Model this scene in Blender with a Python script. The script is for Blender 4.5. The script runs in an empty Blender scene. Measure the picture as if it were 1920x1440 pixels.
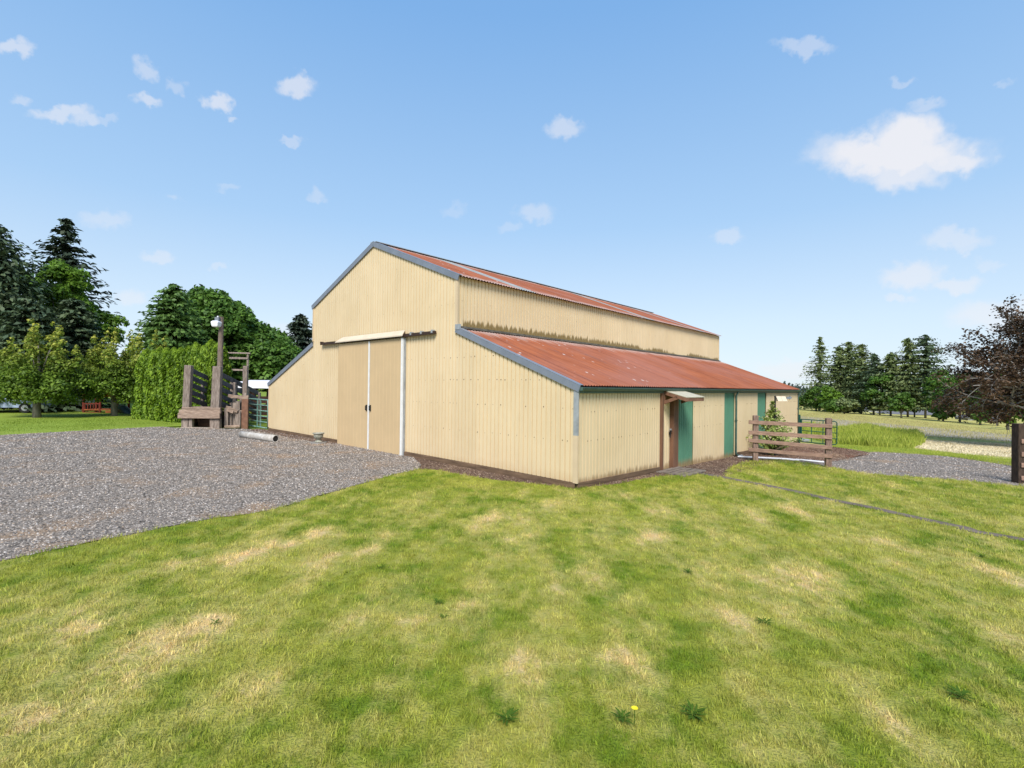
import bpy, bmesh, math, random
import numpy as np
from mathutils import Vector, Matrix, Euler
PI = math.pi
SC = bpy.context.scene
COL = SC.collection
random.seed(7); rng = np.random.default_rng(7)

# ---------------------------------------------------------------- camera
F_PX, PITCH, ROLL, EYE = 938.83, 0.0067, 0.0115, 2.359
cam_d = bpy.data.cameras.new('camera'); cam = bpy.data.objects.new('camera', cam_d); COL.objects.link(cam)
cam_d.sensor_width = 36.0; cam_d.lens = F_PX / 1920 * 36.0
cam_d.clip_start = 0.05; cam_d.clip_end = 3000
cam.matrix_world = Matrix.Translation((0, 0, EYE)) @ Matrix.Rotation(PI/2 + PITCH, 4, 'X') @ Matrix.Rotation(ROLL, 4, 'Z')
SC.camera = cam
# ---------------------------------------------------------------- view / light
SC.view_settings.view_transform = 'Standard'; SC.view_settings.look = 'None'
SC.view_settings.gamma = 1.0; SC.view_settings.use_curve_mapping = False
EXPO = 1.0
SC.view_settings.exposure = EXPO
SC.render.engine = 'CYCLES'
SC.cycles.use_denoising = True
SC.cycles.max_bounces = 6; SC.cycles.transparent_max_bounces = 8
SUN_EL, SUN_DIR = math.radians(46), Vector((-0.08, -1.0)).normalized()
SUN_STRENGTH, SUN_ANGLE, SKY_STRENGTH = 2.7, 24.0, 0.10
sv = Vector((SUN_DIR.x*math.cos(SUN_EL), SUN_DIR.y*math.cos(SUN_EL), math.sin(SUN_EL)))
sd = bpy.data.lights.new('sun', 'SUN'); sd.energy = SUN_STRENGTH; sd.angle = math.radians(SUN_ANGLE); sd.color = (1.0, .955, .89)
so = bpy.data.objects.new('sun', sd); COL.objects.link(so); so.location = (-10, -20, 30)
so.rotation_euler = (-sv).to_track_quat('-Z', 'Y').to_euler()

_cp, _sp, _cr, _sr = math.cos(PITCH), math.sin(PITCH), math.cos(ROLL), math.sin(ROLL)
def ray(px, py):
    a, b = px - 960, py - 720
    u = a*_cr + b*_sr; v = -a*_sr + b*_cr
    xx, zz = u/F_PX, -v/F_PX
    return np.array([xx, _cp - zz*_sp, _sp + zz*_cp])
def ter(x, y=0.0):
    w = 2.5
    return -.010*x - .030*w*math.log1p(math.exp(min(50.0, x/w)))
def G(px, py):
    """ground point seen at a photo pixel (survey of the plan from the photograph)"""
    r = ray(px, py); k = 10.0
    for i in range(80): k = (ter(r[0]*k) - EYE)/r[2]
    return (float(r[0]*k), float(r[1]*k))
def D(px, d):
    """plan point at photo column px and distance d"""
    r = ray(px, 740); return (float(r[0]/r[1]*d), d)

def world():
    w = bpy.data.worlds.new('World'); SC.world = w; w.use_nodes = True
    nt = w.node_tree; N = nt.nodes; L = nt.links; N.clear()
    out = N.new('ShaderNodeOutputWorld'); bg = N.new('ShaderNodeBackground'); L.new(bg.outputs[0], out.inputs[0])
    bg.inputs['Strength'].default_value = SKY_STRENGTH
    sky = N.new('ShaderNodeTexSky'); sky.sky_type = 'NISHITA'; sky.sun_disc = False
    sky.sun_elevation = SUN_EL; sky.sun_rotation = math.atan2(SUN_DIR.x, SUN_DIR.y)
    sky.air_density = 1.0; sky.dust_density = 0.6; sky.ozone_density = 1.6; sky.altitude = 50
    tc = N.new('ShaderNodeTexCoord')
    # thin high veil: evens the sky out and whitens it towards the horizon
    sep = N.new('ShaderNodeSeparateXYZ'); L.new(tc.outputs['Generated'], sep.inputs[0])
    mr = N.new('ShaderNodeValToRGB'); L.new(sep.outputs['Z'], mr.inputs[0])
    e = mr.color_ramp.elements
    e[0].position = 0.0; e[0].color = VEIL[0]
    e[1].position = 1.0; e[1].color = VEIL[-1]
    for p_, c_ in ((.12, VEIL[1]), (.3, VEIL[2]), (.6, VEIL[3])):
        q = e.new(p_); q.color = c_
    veil = N.new('ShaderNodeMix'); veil.data_type = 'RGBA'; veil.inputs[0].default_value = .86
    L.new(sky.outputs[0], veil.inputs[6])
    sc_ = N.new('ShaderNodeVectorMath'); sc_.operation = 'SCALE'; sc_.inputs['Scale'].default_value = 1/(SKY_STRENGTH*2**EXPO)
    L.new(mr.outputs[0], sc_.inputs[0]); L.new(sc_.outputs[0], veil.inputs[7])
    # clouds
    n1 = N.new('ShaderNodeTexNoise'); n1.inputs['Scale'].default_value = 16; n1.inputs['Detail'].default_value = 7; n1.inputs['Roughness'].default_value = .62
    L.new(tc.outputs['Generated'], n1.inputs['Vector'])
    sb = N.new('ShaderNodeVectorMath'); sb.operation = 'SUBTRACT'; sb.inputs[1].default_value = (.5, .5, .5); L.new(n1.outputs['Color'], sb.inputs[0])
    ss = N.new('ShaderNodeVectorMath'); ss.operation = 'SCALE'; ss.inputs['Scale'].default_value = .045; L.new(sb.outputs[0], ss.inputs[0])
    n2 = N.new('ShaderNodeTexNoise'); n2.inputs['Scale'].default_value = 55; n2.inputs['Detail'].default_value = 5
    L.new(tc.outputs['Generated'], n2.inputs['Vector'])
    sb2 = N.new('ShaderNodeVectorMath'); sb2.operation = 'SUBTRACT'; sb2.inputs[1].default_value = (.5, .5, .5); L.new(n2.outputs['Color'], sb2.inputs[0])
    ss2 = N.new('ShaderNodeVectorMath'); ss2.operation = 'SCALE'; ss2.inputs['Scale'].default_value = .032; L.new(sb2.outputs[0], ss2.inputs[0])
    ad = N.new('ShaderNodeVectorMath'); ad.operation = 'ADD'; L.new(tc.outputs['Generated'], ad.inputs[0]); L.new(ss.outputs[0], ad.inputs[1])
    ad2 = N.new('ShaderNodeVectorMath'); ad2.operation = 'ADD'; L.new(ad.outputs[0], ad2.inputs[0]); L.new(ss2.outputs[0], ad2.inputs[1])
    clouds = [  # x, y, half width, half height, strength (photo pixels -> sky directions)
        (1670, 292, 150, 42, 1), (1700, 262, 70, 52, 1), (1690, 320, 80, 40, .8), (1780, 300, 70, 26, .9), (1560, 285, 50, 34, .6),
        (1705, 515, 50, 30, .85), (1785, 532, 48, 18, .75), (1680, 563, 26, 10, .55), (1785, 450, 55, 22, .6), (1810, 465, 22, 14, .5),
        (1738, 195, 34, 14, .5), (1510, 88, 60, 14, .55), (1688, 150, 20, 9, .4), (1362, 445, 30, 13, .5), (1058, 242, 40, 18, .7), (1074, 234, 16, 16, .6),
        (1003, 403, 38, 18, .5), (553, 160, 34, 19, .9), (408, 190, 24, 19, .95), (422, 224, 12, 9, .6), (271, 190, 28, 14, .75), (268, 128, 20, 18, .6),
        (328, 157, 24, 12, .4), (118, 213, 52, 15, .8), (156, 226, 28, 14, .7), (200, 228, 24, 9, .35), (42, 187, 22, 12, .5), (545, 265, 24, 7, .5),
        (192, 412, 38, 20, .45), (292, 482, 32, 15, .55), (246, 553, 24, 22, .6), (404, 499, 20, 8, .4), (590, 366, 18, 14, .4), (430, 354, 24, 9, .3),
        (324, 375, 18, 8, .35), (20, 84, 40, 16, .8), (1880, 590, 90, 38, .55), (1480, 690, 60, 20, .6), (520, 628, 60, 24, .5), (956, 430, 20, 10, .3),
        (850, 395, 24, 14, .25), (1886, 158, 16, 8, .3), (1855, 495, 22, 14, .35)]
    prev = None
    for (x, y, hw, hh, st) in clouds:
        c = Vector(ray(x, y)); c.normalize()
        r = Vector(ray(x+40, y)).normalized() - c; r = (r - c*r.dot(c)).normalized(); u = r.cross(c).normalized() * 1.0
        m = Matrix((r, c, c.cross(r).normalized())).transposed() if False else Matrix((r, c, r.cross(c))).transposed()
        mp = N.new('ShaderNodeMapping'); mp.vector_type = 'TEXTURE'
        mp.inputs['Location'].default_value = c; mp.inputs['Rotation'].default_value = m.to_euler()
        k = 1/F_PX * c.y**1.2
        mp.inputs['Scale'].default_value = (hw*k*1.02, hw*k*1.02, hh*k*1.08)
        L.new(ad2.outputs[0], mp.inputs['Vector'])
        ln = N.new('ShaderNodeVectorMath'); ln.operation = 'LENGTH'; L.new(mp.outputs[0], ln.inputs[0])
        ma = N.new('ShaderNodeMapRange'); ma.interpolation_type = 'SMOOTHSTEP'
        ma.inputs['From Min'].default_value = 1.15; ma.inputs['From Max'].default_value = .45; ma.inputs['To Max'].default_value = st if hw > 60 else st*.7
        L.new(ln.outputs['Value'], ma.inputs['Value'])
        if prev is None: prev = ma.outputs[0]
        else:
            mx = N.new('ShaderNodeMath'); mx.operation = 'MAXIMUM'; L.new(prev, mx.inputs[0]); L.new(ma.outputs[0], mx.inputs[1]); prev = mx.outputs[0]
    mul = N.new('ShaderNodeMath'); mul.operation = 'MULTIPLY'; mul.inputs[1].default_value = .88; L.new(prev, mul.inputs[0])
    cm = N.new('ShaderNodeMix'); cm.data_type = 'RGBA'; L.new(mul.outputs[0], cm.inputs[0]); L.new(veil.outputs[2], cm.inputs[6])
    b = 1/(SKY_STRENGTH*2**EXPO); cm.inputs[7].default_value = (.90*b, .89*b, .92*b, 1)
    L.new(cm.outputs[2], bg.inputs['Color'])
VEIL = [(.74, .85, .96, 1), (.66, .81, .96, 1), (.42, .65, .94, 1), (.225, .47, .86, 1), (.17, .40, .82, 1)]
world()

# ---------------------------------------------------------------- materials
def mat(name, col, rough=.8, var=.15, scale=3.0, col2=None, bump=0.0, bscale=40.0, metallic=0.0, coord='Object', spec=.3, stretch=None, detail=6.0, trans=0.0, rnd=0.0):
    m = bpy.data.materials.new(name); m.use_nodes = True
    nt = m.node_tree; N = nt.nodes; L = nt.links
    p = N['Principled BSDF']; p.inputs['Roughness'].default_value = rough; p.inputs['Metallic'].default_value = metallic
    p.inputs['Specular IOR Level'].default_value = spec
    if col2 is None: col2 = tuple(max(0, c*(1-var*1.6)) for c in col)
    if coord == 'World':
        g = N.new('ShaderNodeNewGeometry'); v = g.outputs['Position']
    else:
        t = N.new('ShaderNodeTexCoord'); v = t.outputs['Object']
    if stretch:
        mp = N.new('ShaderNodeMapping'); mp.inputs['Scale'].default_value = stretch; L.new(v, mp.inputs['Vector']); v = mp.outputs[0]
    n = N.new('ShaderNodeTexNoise'); n.inputs['Scale'].default_value = scale; n.inputs['Detail'].default_value = detail; n.inputs['Roughness'].default_value = .6
    L.new(v, n.inputs['Vector'])
    mr = N.new('ShaderNodeMapRange'); mr.inputs['From Min'].default_value = .32; mr.inputs['From Max'].default_value = .68; L.new(n.outputs['Fac'], mr.inputs['Value'])
    mx = N.new('ShaderNodeMix'); mx.data_type = 'RGBA'; L.new(mr.outputs[0], mx.inputs[0])
    mx.inputs[6].default_value = (*col2, 1); mx.inputs[7].default_value = (*col, 1)
    c = mx.outputs[2]
    if rnd:
        oi = N.new('ShaderNodeObjectInfo'); hs = N.new('ShaderNodeHueSaturation')
        m2 = N.new('ShaderNodeMapRange'); m2.inputs['To Min'].default_value = 1-rnd; m2.inputs['To Max'].default_value = 1+rnd
        L.new(oi.outputs['Random'], m2.inputs['Value']); L.new(m2.outputs[0], hs.inputs['Value']); L.new(c, hs.inputs['Color']); c = hs.outputs[0]
    L.new(c, p.inputs['Base Color'])
    if bump:
        nb = N.new('ShaderNodeTexNoise'); nb.inputs['Scale'].default_value = bscale; nb.inputs['Detail'].default_value = 4; L.new(v, nb.inputs['Vector'])
        bp = N.new('ShaderNodeBump'); bp.inputs['Strength'].default_value = bump; bp.inputs['Distance'].default_value = .02
        L.new(nb.outputs['Fac'], bp.inputs['Height']); L.new(bp.outputs[0], p.inputs['Normal'])
    if trans:
        tr = N.new('ShaderNodeBsdfTranslucent'); L.new(c, tr.inputs['Color'])
        ms = N.new('ShaderNodeMixShader'); ms.inputs[0].default_value = trans
        L.new(p.outputs[0], ms.inputs[1]); L.new(tr.outputs[0], ms.inputs[2]); L.new(ms.outputs[0], N['Material Output'].inputs['Surface'])
    m['_c'] = 1
    m.use_fake_user = False
    return m
def out_color(m):   # the link feeding base colour
    p = m.node_tree.nodes['Principled BSDF']; return p.inputs['Base Color'].links[0].from_socket, p

def leafmat(name, dark, light, tip=None, trans=.3, scale=1.2):
    """foliage: colour varies from leaf to leaf and from bough to bough"""
    m = bpy.data.materials.new(name); m.use_nodes = True
    nt = m.node_tree; N = nt.nodes; L = nt.links; p = N['Principled BSDF']
    p.inputs['Roughness'].default_value = .55; p.inputs['Specular IOR Level'].default_value = .25
    g = N.new('ShaderNodeNewGeometry')
    n = N.new('ShaderNodeTexNoise'); n.inputs['Scale'].default_value = scale; n.inputs['Detail'].default_value = 3; L.new(g.outputs['Position'], n.inputs['Vector'])
    a = N.new('ShaderNodeMath'); a.operation = 'MULTIPLY_ADD'; L.new(g.outputs['Random Per Island'], a.inputs[0]); a.inputs[1].default_value = .55
    L.new(n.outputs['Fac'], a.inputs[2])
    r = N.new('ShaderNodeMapRange'); r.inputs['From Min'].default_value = .45; r.inputs['From Max'].default_value = 1.1; L.new(a.outputs[0], r.inputs['Value'])
    mx = N.new('ShaderNodeMix'); mx.data_type = 'RGBA'; L.new(r.outputs[0], mx.inputs[0]); mx.inputs[6].default_value = (*dark, 1); mx.inputs[7].default_value = (*light, 1)
    c = mx.outputs[2]
    if tip:  # new growth painted on leaves flagged young
        at = N.new('ShaderNodeAttribute'); at.attribute_name = 'young'
        m2 = N.new('ShaderNodeMix'); m2.data_type = 'RGBA'; L.new(at.outputs['Fac'], m2.inputs[0]); L.new(c, m2.inputs[6]); m2.inputs[7].default_value = (*tip, 1); c = m2.outputs[2]
    L.new(c, p.inputs['Base Color'])
    tr = N.new('ShaderNodeBsdfTranslucent'); L.new(c, tr.inputs['Color'])
    ms = N.new('ShaderNodeMixShader'); ms.inputs[0].default_value = trans
    L.new(p.outputs[0], ms.inputs[1]); L.new(tr.outputs[0], ms.inputs[2]); L.new(ms.outputs[0], N['Material Output'].inputs['Surface'])
    return m

M = {}
M['bark'] = mat('bark', (.13, .10, .075), .95, .4, 9, bump=.6, bscale=30, stretch=(1, 1, .3))
M['bark_grey'] = mat('bark_grey', (.22, .20, .17), .95, .4, 9, bump=.5, bscale=30, stretch=(1, 1, .3))
M['bark_pale'] = mat('bark_pale', (.36, .34, .31), .9, .3, 9, bump=.3, bscale=30)
M['fascia'] = mat('grey_painted_metal', (.22, .245, .29), .5, .12, 2.5, metallic=.2)
M['galv'] = mat('galvanised_metal', (.42, .44, .45), .5, .2, 5, metallic=.3)
M['white'] = mat('white_paint', (.76, .76, .74), .5, .08, 6)
M['door_tan'] = mat('tan_door_paint', (.56, .405, .225), .6, .05, 1.2, rnd=.02)
M['trim'] = mat('cream_trim', (.60, .465, .30), .5, .06, 3)
M['hood'] = mat('cream_metal', (.62, .52, .39), .5, .08, 3)
M['brown_metal'] = mat('dark_brown_metal', (.055, .03, .02), .6, .3, 8)
M['brown_wood'] = mat('brown_painted_wood', (.20, .10, .058), .75, .25, 6, stretch=(1, 1, .2), bump=.2)
M['brown_wood_h'] = mat('brown_stained_wood', (.23, .115, .07), .75, .25, 6, bump=.2)
M['baseboard'] = mat('weathered_sill_board', (.20, .125, .075), .9, .35, 5, bump=.5, stretch=(.3, .3, 3))
M['gutter'] = mat('grey_green_gutter', (.085, .15, .125), .45, .25, 6, metallic=.1)
M['green_gate'] = mat('green_gate_tube', (.02, .14, .10), .45, .2, 5)
M['dark_green'] = mat('dark_green_tube', (.012, .075, .05), .45, .2, 5)
M['black'] = mat('black_metal', (.02, .02, .02), .5, .2, 8)
M['fence'] = mat('brown_fence_plank', (.36, .225, .165), .85, .3, 4, bump=.5, bscale=25, stretch=(1.2, 1.2, 6), rnd=.08)
M['fence_post'] = mat('fence_post_wood', (.30, .20, .155), .9, .4, 6, bump=.6, bscale=25, stretch=(4, 4, .8), rnd=.08)
M['dark_post'] = mat('dark_fence_post_wood', (.085, .055, .04), .9, .4, 6, bump=.6, bscale=25, stretch=(4, 4, .8))
M['old_wood'] = mat('old_grey_timber', (.38, .31, .26), .95, .5, 5, col2=(.16, .12, .095), bump=.9, bscale=22, stretch=(4, 4, .7), rnd=.2)
M['old_wood_h'] = mat('old_split_timber', (.42, .31, .235), .95, .5, 5, col2=(.17, .115, .085), bump=.9, bscale=22, stretch=(.7, 4, 6), rnd=.2)
M['dark_rail'] = mat('dark_grey_rail', (.12, .115, .12), .9, .4, 5, bump=.5, rnd=.25)
M['pole'] = mat('utility_pole_wood', (.25, .195, .155), .95, .4, 7, col2=(.11, .08, .06), bump=.8, stretch=(3, 3, .5))
M['lamp_glass'] = mat('white_lamp_lens', (.80, .80, .82), .25, .03, 6)
M['lamp_grey'] = mat('grey_lamp_housing', (.20, .22, .25), .5, .2, 8)
M['pipe_white'] = mat('weathered_white_culvert', (.55, .52, .48), .8, .3, 5, col2=(.27, .24, .20), bump=.4)
M['pvc'] = mat('white_pvc', (.78, .78, .80), .4, .05, 5)
M['stone'] = mat('mossy_concrete', (.42, .40, .34), .9, .4, 12, col2=(.16, .17, .12), bump=.5)
M['slab'] = mat('grey_slab', (.30, .28, .26), .9, .3, 8, bump=.4)
M['path'] = mat('worn_concrete_path', (.19, .15, .115), .9, .3, 3, bump=.5, bscale=60, coord='World')
M['mat_wood'] = mat('weathered_planks', (.22, .18, .145), .95, .3, 6, bump=.4, rnd=.15)
M['awning_roof'] = mat('pale_cream_metal', (.50, .45, .33), .9, .15, 4)
M['red_wood'] = mat('red_cedar_stain', (.20, .035, .02), .8, .3, 5, rnd=.15)
M['orange_wood'] = mat('orange_cedar_stain', (.42, .13, .04), .8, .3, 5, rnd=.15)
M['corral'] = mat('dark_brown_corral_board', (.09, .045, .03), .9, .35, 5, rnd=.25)
M['house_grey'] = mat('grey_house_wall', (.30, .34, .38), .8, .1, 1)
M['house_roof'] = mat('grey_shingle_roof', (.16, .16, .17), .9, .2, 2)
M['house_white'] = mat('white_house_wall', (.52, .52, .54), .8, .1, 1)
M['roof_orange'] = mat('orange_tile_roof', (.52, .25, .16), .9, .2, 2)
M['glass'] = mat('dark_window_glass', (.02, .025, .03), .1, .1, 2, spec=.6)
M['car_paint'] = mat('pale_blue_car_paint', (.42, .50, .72), .3, .05, 2, spec=.5)
M['car_paint2'] = mat('silver_car_paint', (.52, .56, .62), .3, .05, 2, spec=.5)
M['rubber'] = mat('black_rubber', (.02, .02, .02), .8, .1, 4)
M['tank'] = mat('white_roof_sheet', (.80, .80, .86), .5, .04, 3)

# ---------------------------------------------------------------- mesh helpers
def tag(o, label=None, cat=None, group=None, kind=None):
    if label: o['label'] = label
    if cat: o['category'] = cat
    if group: o['group'] = group
    if kind: o['kind'] = kind
    return o
def empty(name, loc=(0, 0, 0), rz=0.0, **k):
    o = bpy.data.objects.new(name, None); COL.objects.link(o); o.location = loc; o.rotation_euler = (0, 0, rz); o.empty_display_size = .3
    return tag(o, **k)
def link(name, me, m=None, parent=None, **k):
    o = bpy.data.objects.new(name, me); COL.objects.link(o)
    if m is not None and len(me.materials) == 0: me.materials.append(m)
    if parent is not None: o.parent = parent
    return tag(o, **k)
def pymesh(name, v, f, smooth=False):
    me = bpy.data.meshes.new(name); me.from_pydata([tuple(map(float, p)) for p in v], [], [tuple(q) for q in f])
    if smooth: me.polygons.foreach_set('use_smooth', [True]*len(me.polygons))
    me.update(); return me
class MB:
    def __init__(s): s.v = []; s.f = []
    def box(s, c, size, rot=None, wob=0.0):
        """box by centre and size, optional Euler rotation"""
        R = Euler(rot).to_matrix() if rot else None; b = len(s.v); c = Vector(c)
        for dx in (-.5, .5):
            for dy in (-.5, .5):
                for dz in (-.5, .5):
                    p = Vector((dx*size[0], dy*size[1], dz*size[2]))
                    if wob: p += Vector([random.uniform(-wob, wob) for _ in range(3)])
                    if R: p = R @ p
                    s.v.append(c + p)
        for q in ((0, 1, 3, 2), (4, 6, 7, 5), (0, 4, 5, 1), (2, 3, 7, 6), (0, 2, 6, 4), (1, 5, 7, 3)): s.f.append(tuple(b+i for i in q))
        return s
    def beam(s, a, b_, w, h, up=(0, 0, 1), wob=0.0):
        """a plank from a to b, width w (sideways), height h (towards up)"""
        a, b_ = Vector(a), Vector(b_); d = (b_-a).normalized(); side = d.cross(Vector(up))
        if side.length < 1e-4: side = Vector((1, 0, 0))
        side.normalize(); u = side.cross(d).normalized(); b = len(s.v)
        for e in (a, b_):
            for i, j in ((-1, -1), (1, -1), (1, 1), (-1, 1)):
                p = e + side*(i*w/2) + u*(j*h/2)
                if wob: p += Vector([random.uniform(-wob, wob) for _ in range(3)])
                s.v.append(p)
        for q in ((0, 3, 2, 1), (4, 5, 6, 7), (0, 1, 5, 4), (1, 2, 6, 5), (2, 3, 7, 6), (3, 0, 4, 7)): s.f.append(tuple(b+i for i in q))
        return s
    def tube(s, pts, rad, n=8, cap=True, jit=0.0):
        pts = [Vector(p) for p in pts]; rad = rad if isinstance(rad, (list, tuple)) else [rad]*len(pts)
        base = len(s.v); pu = None
        for i, p in enumerate(pts):
            d = (pts[min(i+1, len(pts)-1)] - pts[max(i-1, 0)]).normalized()
            u = pu if pu is not None else (Vector((1, 0, 0)) if abs(d.x) < .8 else Vector((0, 1, 0)))
            u = (u - d*u.dot(d)).normalized(); w = d.cross(u); pu = u
            for k in range(n):
                a = 2*PI*k/n; r = rad[i]*(1+random.uniform(-jit, jit))
                s.v.append(p + (u*math.cos(a) + w*math.sin(a))*r)
        for i in range(len(pts)-1):
            for k in range(n):
                a = base+i*n+k; b = base+i*n+(k+1) % n; s.f.append((a, b, b+n, a+n))
        if cap:
            s.f.append(tuple(base+k for k in range(n))[::-1]); s.f.append(tuple(base+(len(pts)-1)*n+k for k in range(n)))
        return s
    def quad(s, *p):
        b = len(s.v); s.v += [Vector(q) for q in p]; s.f.append(tuple(range(b, b+len(p)))); return s
    def build(s, name, m, parent=None, smooth=False, **k):
        return link(name, pymesh(name, s.v, s.f, smooth), m, parent, **k)
def bevel(o, w=.008, seg=1):
    b = o.modifiers.new('bevel', 'BEVEL'); b.width = w; b.segments = seg; b.limit_method = 'ANGLE'; return o

# ---------------------------------------------------------------- ground colour fields
def lawn_nodes(N, L, pos, dry_socket):
    """mottled lawn colour from world position; returns colour socket"""
    def noise(scale, detail, vec=None, stretch=None, rot=0):
        v = vec or pos
        if stretch:
            mp = N.new('ShaderNodeMapping'); mp.inputs['Scale'].default_value = stretch; mp.inputs['Rotation'].default_value = (0, 0, rot); L.new(v, mp.inputs['Vector']); v = mp.outputs[0]
        n = N.new('ShaderNodeTexNoise'); n.inputs['Scale'].default_value = scale; n.inputs['Detail'].default_value = detail; n.inputs['Roughness'].default_value = .65
        L.new(v, n.inputs['Vector']); return n.outputs['Fac']
    def mth(op, a, b):
        m = N.new('ShaderNodeMath'); m.operation = op
        for i, q in enumerate((a, b)):
            if isinstance(q, (int, float)): m.inputs[i].default_value = q
            else: L.new(q, m.inputs[i])
        return m.outputs[0]
    def rng_(a, lo, hi):
        m = N.new('ShaderNodeMapRange'); m.inputs['From Min'].default_value = lo; m.inputs['From Max'].default_value = hi; L.new(a, m.inputs['Value']); return m.outputs[0]
    def mix(f, a, b):
        m = N.new('ShaderNodeMix'); m.data_type = 'RGBA'; L.new(f, m.inputs[0])
        for i, q in ((6, a), (7, b)):
            if isinstance(q, tuple): m.inputs[i].default_value = (*q, 1)
            else: L.new(q, m.inputs[i])
        return m.outputs[2]
    big = noise(.55, 4); mid = noise(2.2, 5); fine = noise(14, 4); streak = noise(.8, 5, stretch=(2.2, .55, 1), rot=.25)
    green = mix(rng_(mid, .38, .62), LAWN['g1'], LAWN['g2'])
    green = mix(rng_(big, .40, .62), green, LAWN['g3'])
    d = mth('ADD', mth('MULTIPLY', dry_socket, .50), mth('MULTIPLY', mth('SUBTRACT', streak, .5), 1.9))
    d = mth('ADD', d, mth('MULTIPLY', mth('SUBTRACT', mid, .5), 1.1))
    d = mth('ADD', d, mth('MULTIPLY', mth('SUBTRACT', fine, .5), .7))
    sx_ = N.new('ShaderNodeSeparateXYZ'); L.new(pos, sx_.inputs[0])
    st_ = mth('SINE', mth('ADD', mth('MULTIPLY', mth('SUBTRACT', sx_.outputs['X'], mth('MULTIPLY', sx_.outputs['Y'], .32)), 6.2), mth('MULTIPLY', big, 7.0)), 0)
    d = mth('ADD', d, mth('MULTIPLY', st_, .09))
    c = mix(rng_(d, -.12, .62), green, LAWN['d1'])
    c = mix(rng_(mth('MULTIPLY', d, 1.0), .36, .95), c, LAWN['d2'])
    return c
LAWN = dict(g1=(.14, .20, .016), g2=(.245, .275, .028), g3=(.32, .315, .055), d1=(.48, .405, .135), d2=(.70, .49, .27))
def lawn_mat(name, blades):
    m = bpy.data.materials.new(name); m.use_nodes = True; nt = m.node_tree; N = nt.nodes; L = nt.links; p = N['Principled BSDF']
    p.inputs['Roughness'].default_value = .8 if not blades else .5; p.inputs['Specular IOR Level'].default_value = .15
    g = N.new('ShaderNodeNewGeometry'); at = N.new('ShaderNodeAttribute'); at.attribute_name = 'dry'
    if blades: at.attribute_type = 'INSTANCER'
    c = lawn_nodes(N, L, g.outputs['Position'], at.outputs['Fac'])
    if blades:
        oi = N.new('ShaderNodeObjectInfo'); hs = N.new('ShaderNodeHueSaturation'); L.new(c, hs.inputs['Color'])
        a = N.new('ShaderNodeMath'); a.operation = 'ADD'; L.new(oi.outputs['Random'], a.inputs[0]); L.new(g.outputs['Random Per Island'], a.inputs[1])
        mr = N.new('ShaderNodeMapRange'); mr.inputs['From Max'].default_value = 2; mr.inputs['To Min'].default_value = .42; mr.inputs['To Max'].default_value = 1.85; L.new(a.outputs[0], mr.inputs['Value'])
        L.new(mr.outputs[0], hs.inputs['Value'])
        m2 = N.new('ShaderNodeMapRange'); m2.inputs['To Min'].default_value = .485; m2.inputs['To Max'].default_value = .51; L.new(g.outputs['Random Per Island'], m2.inputs['Value']); L.new(m2.outputs[0], hs.inputs['Hue'])
        c = hs.outputs[0]
        tr = N.new('ShaderNodeBsdfTranslucent'); L.new(c, tr.inputs['Color']); ms = N.new('ShaderNodeMixShader'); ms.inputs[0].default_value = .3
        L.new(p.outputs[0], ms.inputs[1]); L.new(tr.outputs[0], ms.inputs[2]); L.new(ms.outputs[0], N['Material Output'].inputs['Surface'])
    else:
        hs = N.new('ShaderNodeHueSaturation'); hs.inputs['Value'].default_value = .9; L.new(c, hs.inputs['Color']); c = hs.outputs[0]
        n = N.new('ShaderNodeTexNoise'); n.inputs['Scale'].default_value = 45; n.inputs['Detail'].default_value = 6; L.new(g.outputs['Position'], n.inputs['Vector'])
        b = N.new('ShaderNodeBump'); b.inputs['Strength'].default_value = .8; b.inputs['Distance'].default_value = .04; L.new(n.outputs['Fac'], b.inputs['Height']); L.new(b.outputs[0], p.inputs['Normal'])
    L.new(c, p.inputs['Base Color'])
    return m
M['lawn'] = lawn_mat('lawn_turf', False); M['blade'] = lawn_mat('grass_blade', True)

def ground_mat():
    """far ground: meadow beyond the barn, neighbour's lawn on the left"""
    m = bpy.data.materials.new('meadow_ground'); m.use_nodes = True; nt = m.node_tree; N = nt.nodes; L = nt.links; p = N['Principled BSDF']
    p.inputs['Roughness'].default_value = .95; p.inputs['Specular IOR Level'].default_value = .1
    g = N.new('ShaderNodeNewGeometry'); s = N.new('ShaderNodeSeparateXYZ'); L.new(g.outputs['Position'], s.inputs[0])
    n = N.new('ShaderNodeTexNoise'); n.inputs['Scale'].default_value = .35; n.inputs['Detail'].default_value = 8; L.new(g.outputs['Position'], n.inputs['Vector'])
    n2 = N.new('ShaderNodeTexNoise'); n2.inputs['Scale'].default_value = 3; n2.inputs['Detail'].default_value = 6; L.new(g.outputs['Position'], n2.inputs['Vector'])
    def mix(f, a, b):
        q = N.new('ShaderNodeMix'); q.data_type = 'RGBA'
        L.new(f, q.inputs[0])
        for i, z in ((6, a), (7, b)):
            if isinstance(z, tuple): q.inputs[i].default_value = (*z, 1)
            else: L.new(z, q.inputs[i])
        return q.outputs[2]
    green = mix(n.outputs['Fac'], (.15, .22, .02), (.21, .26, .04))
    field = mix(n2.outputs['Fac'], (.34, .32, .08), (.46, .40, .14))
    mr = N.new('ShaderNodeMapRange'); mr.inputs['From Min'].default_value = 2; mr.inputs['From Max'].default_value = 8; L.new(s.outputs['X'], mr.inputs['Value'])
    c = mix(mr.outputs[0], green, field)
    L.new(c, p.inputs['Base Color'])
    b = N.new('ShaderNodeBump'); b.inputs['Strength'].default_value = .6; b.inputs['Distance'].default_value = .1; L.new(n2.outputs['Fac'], b.inputs['Height']); L.new(b.outputs[0], p.inputs['Normal'])
    return m
M['ground'] = ground_mat()

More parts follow.
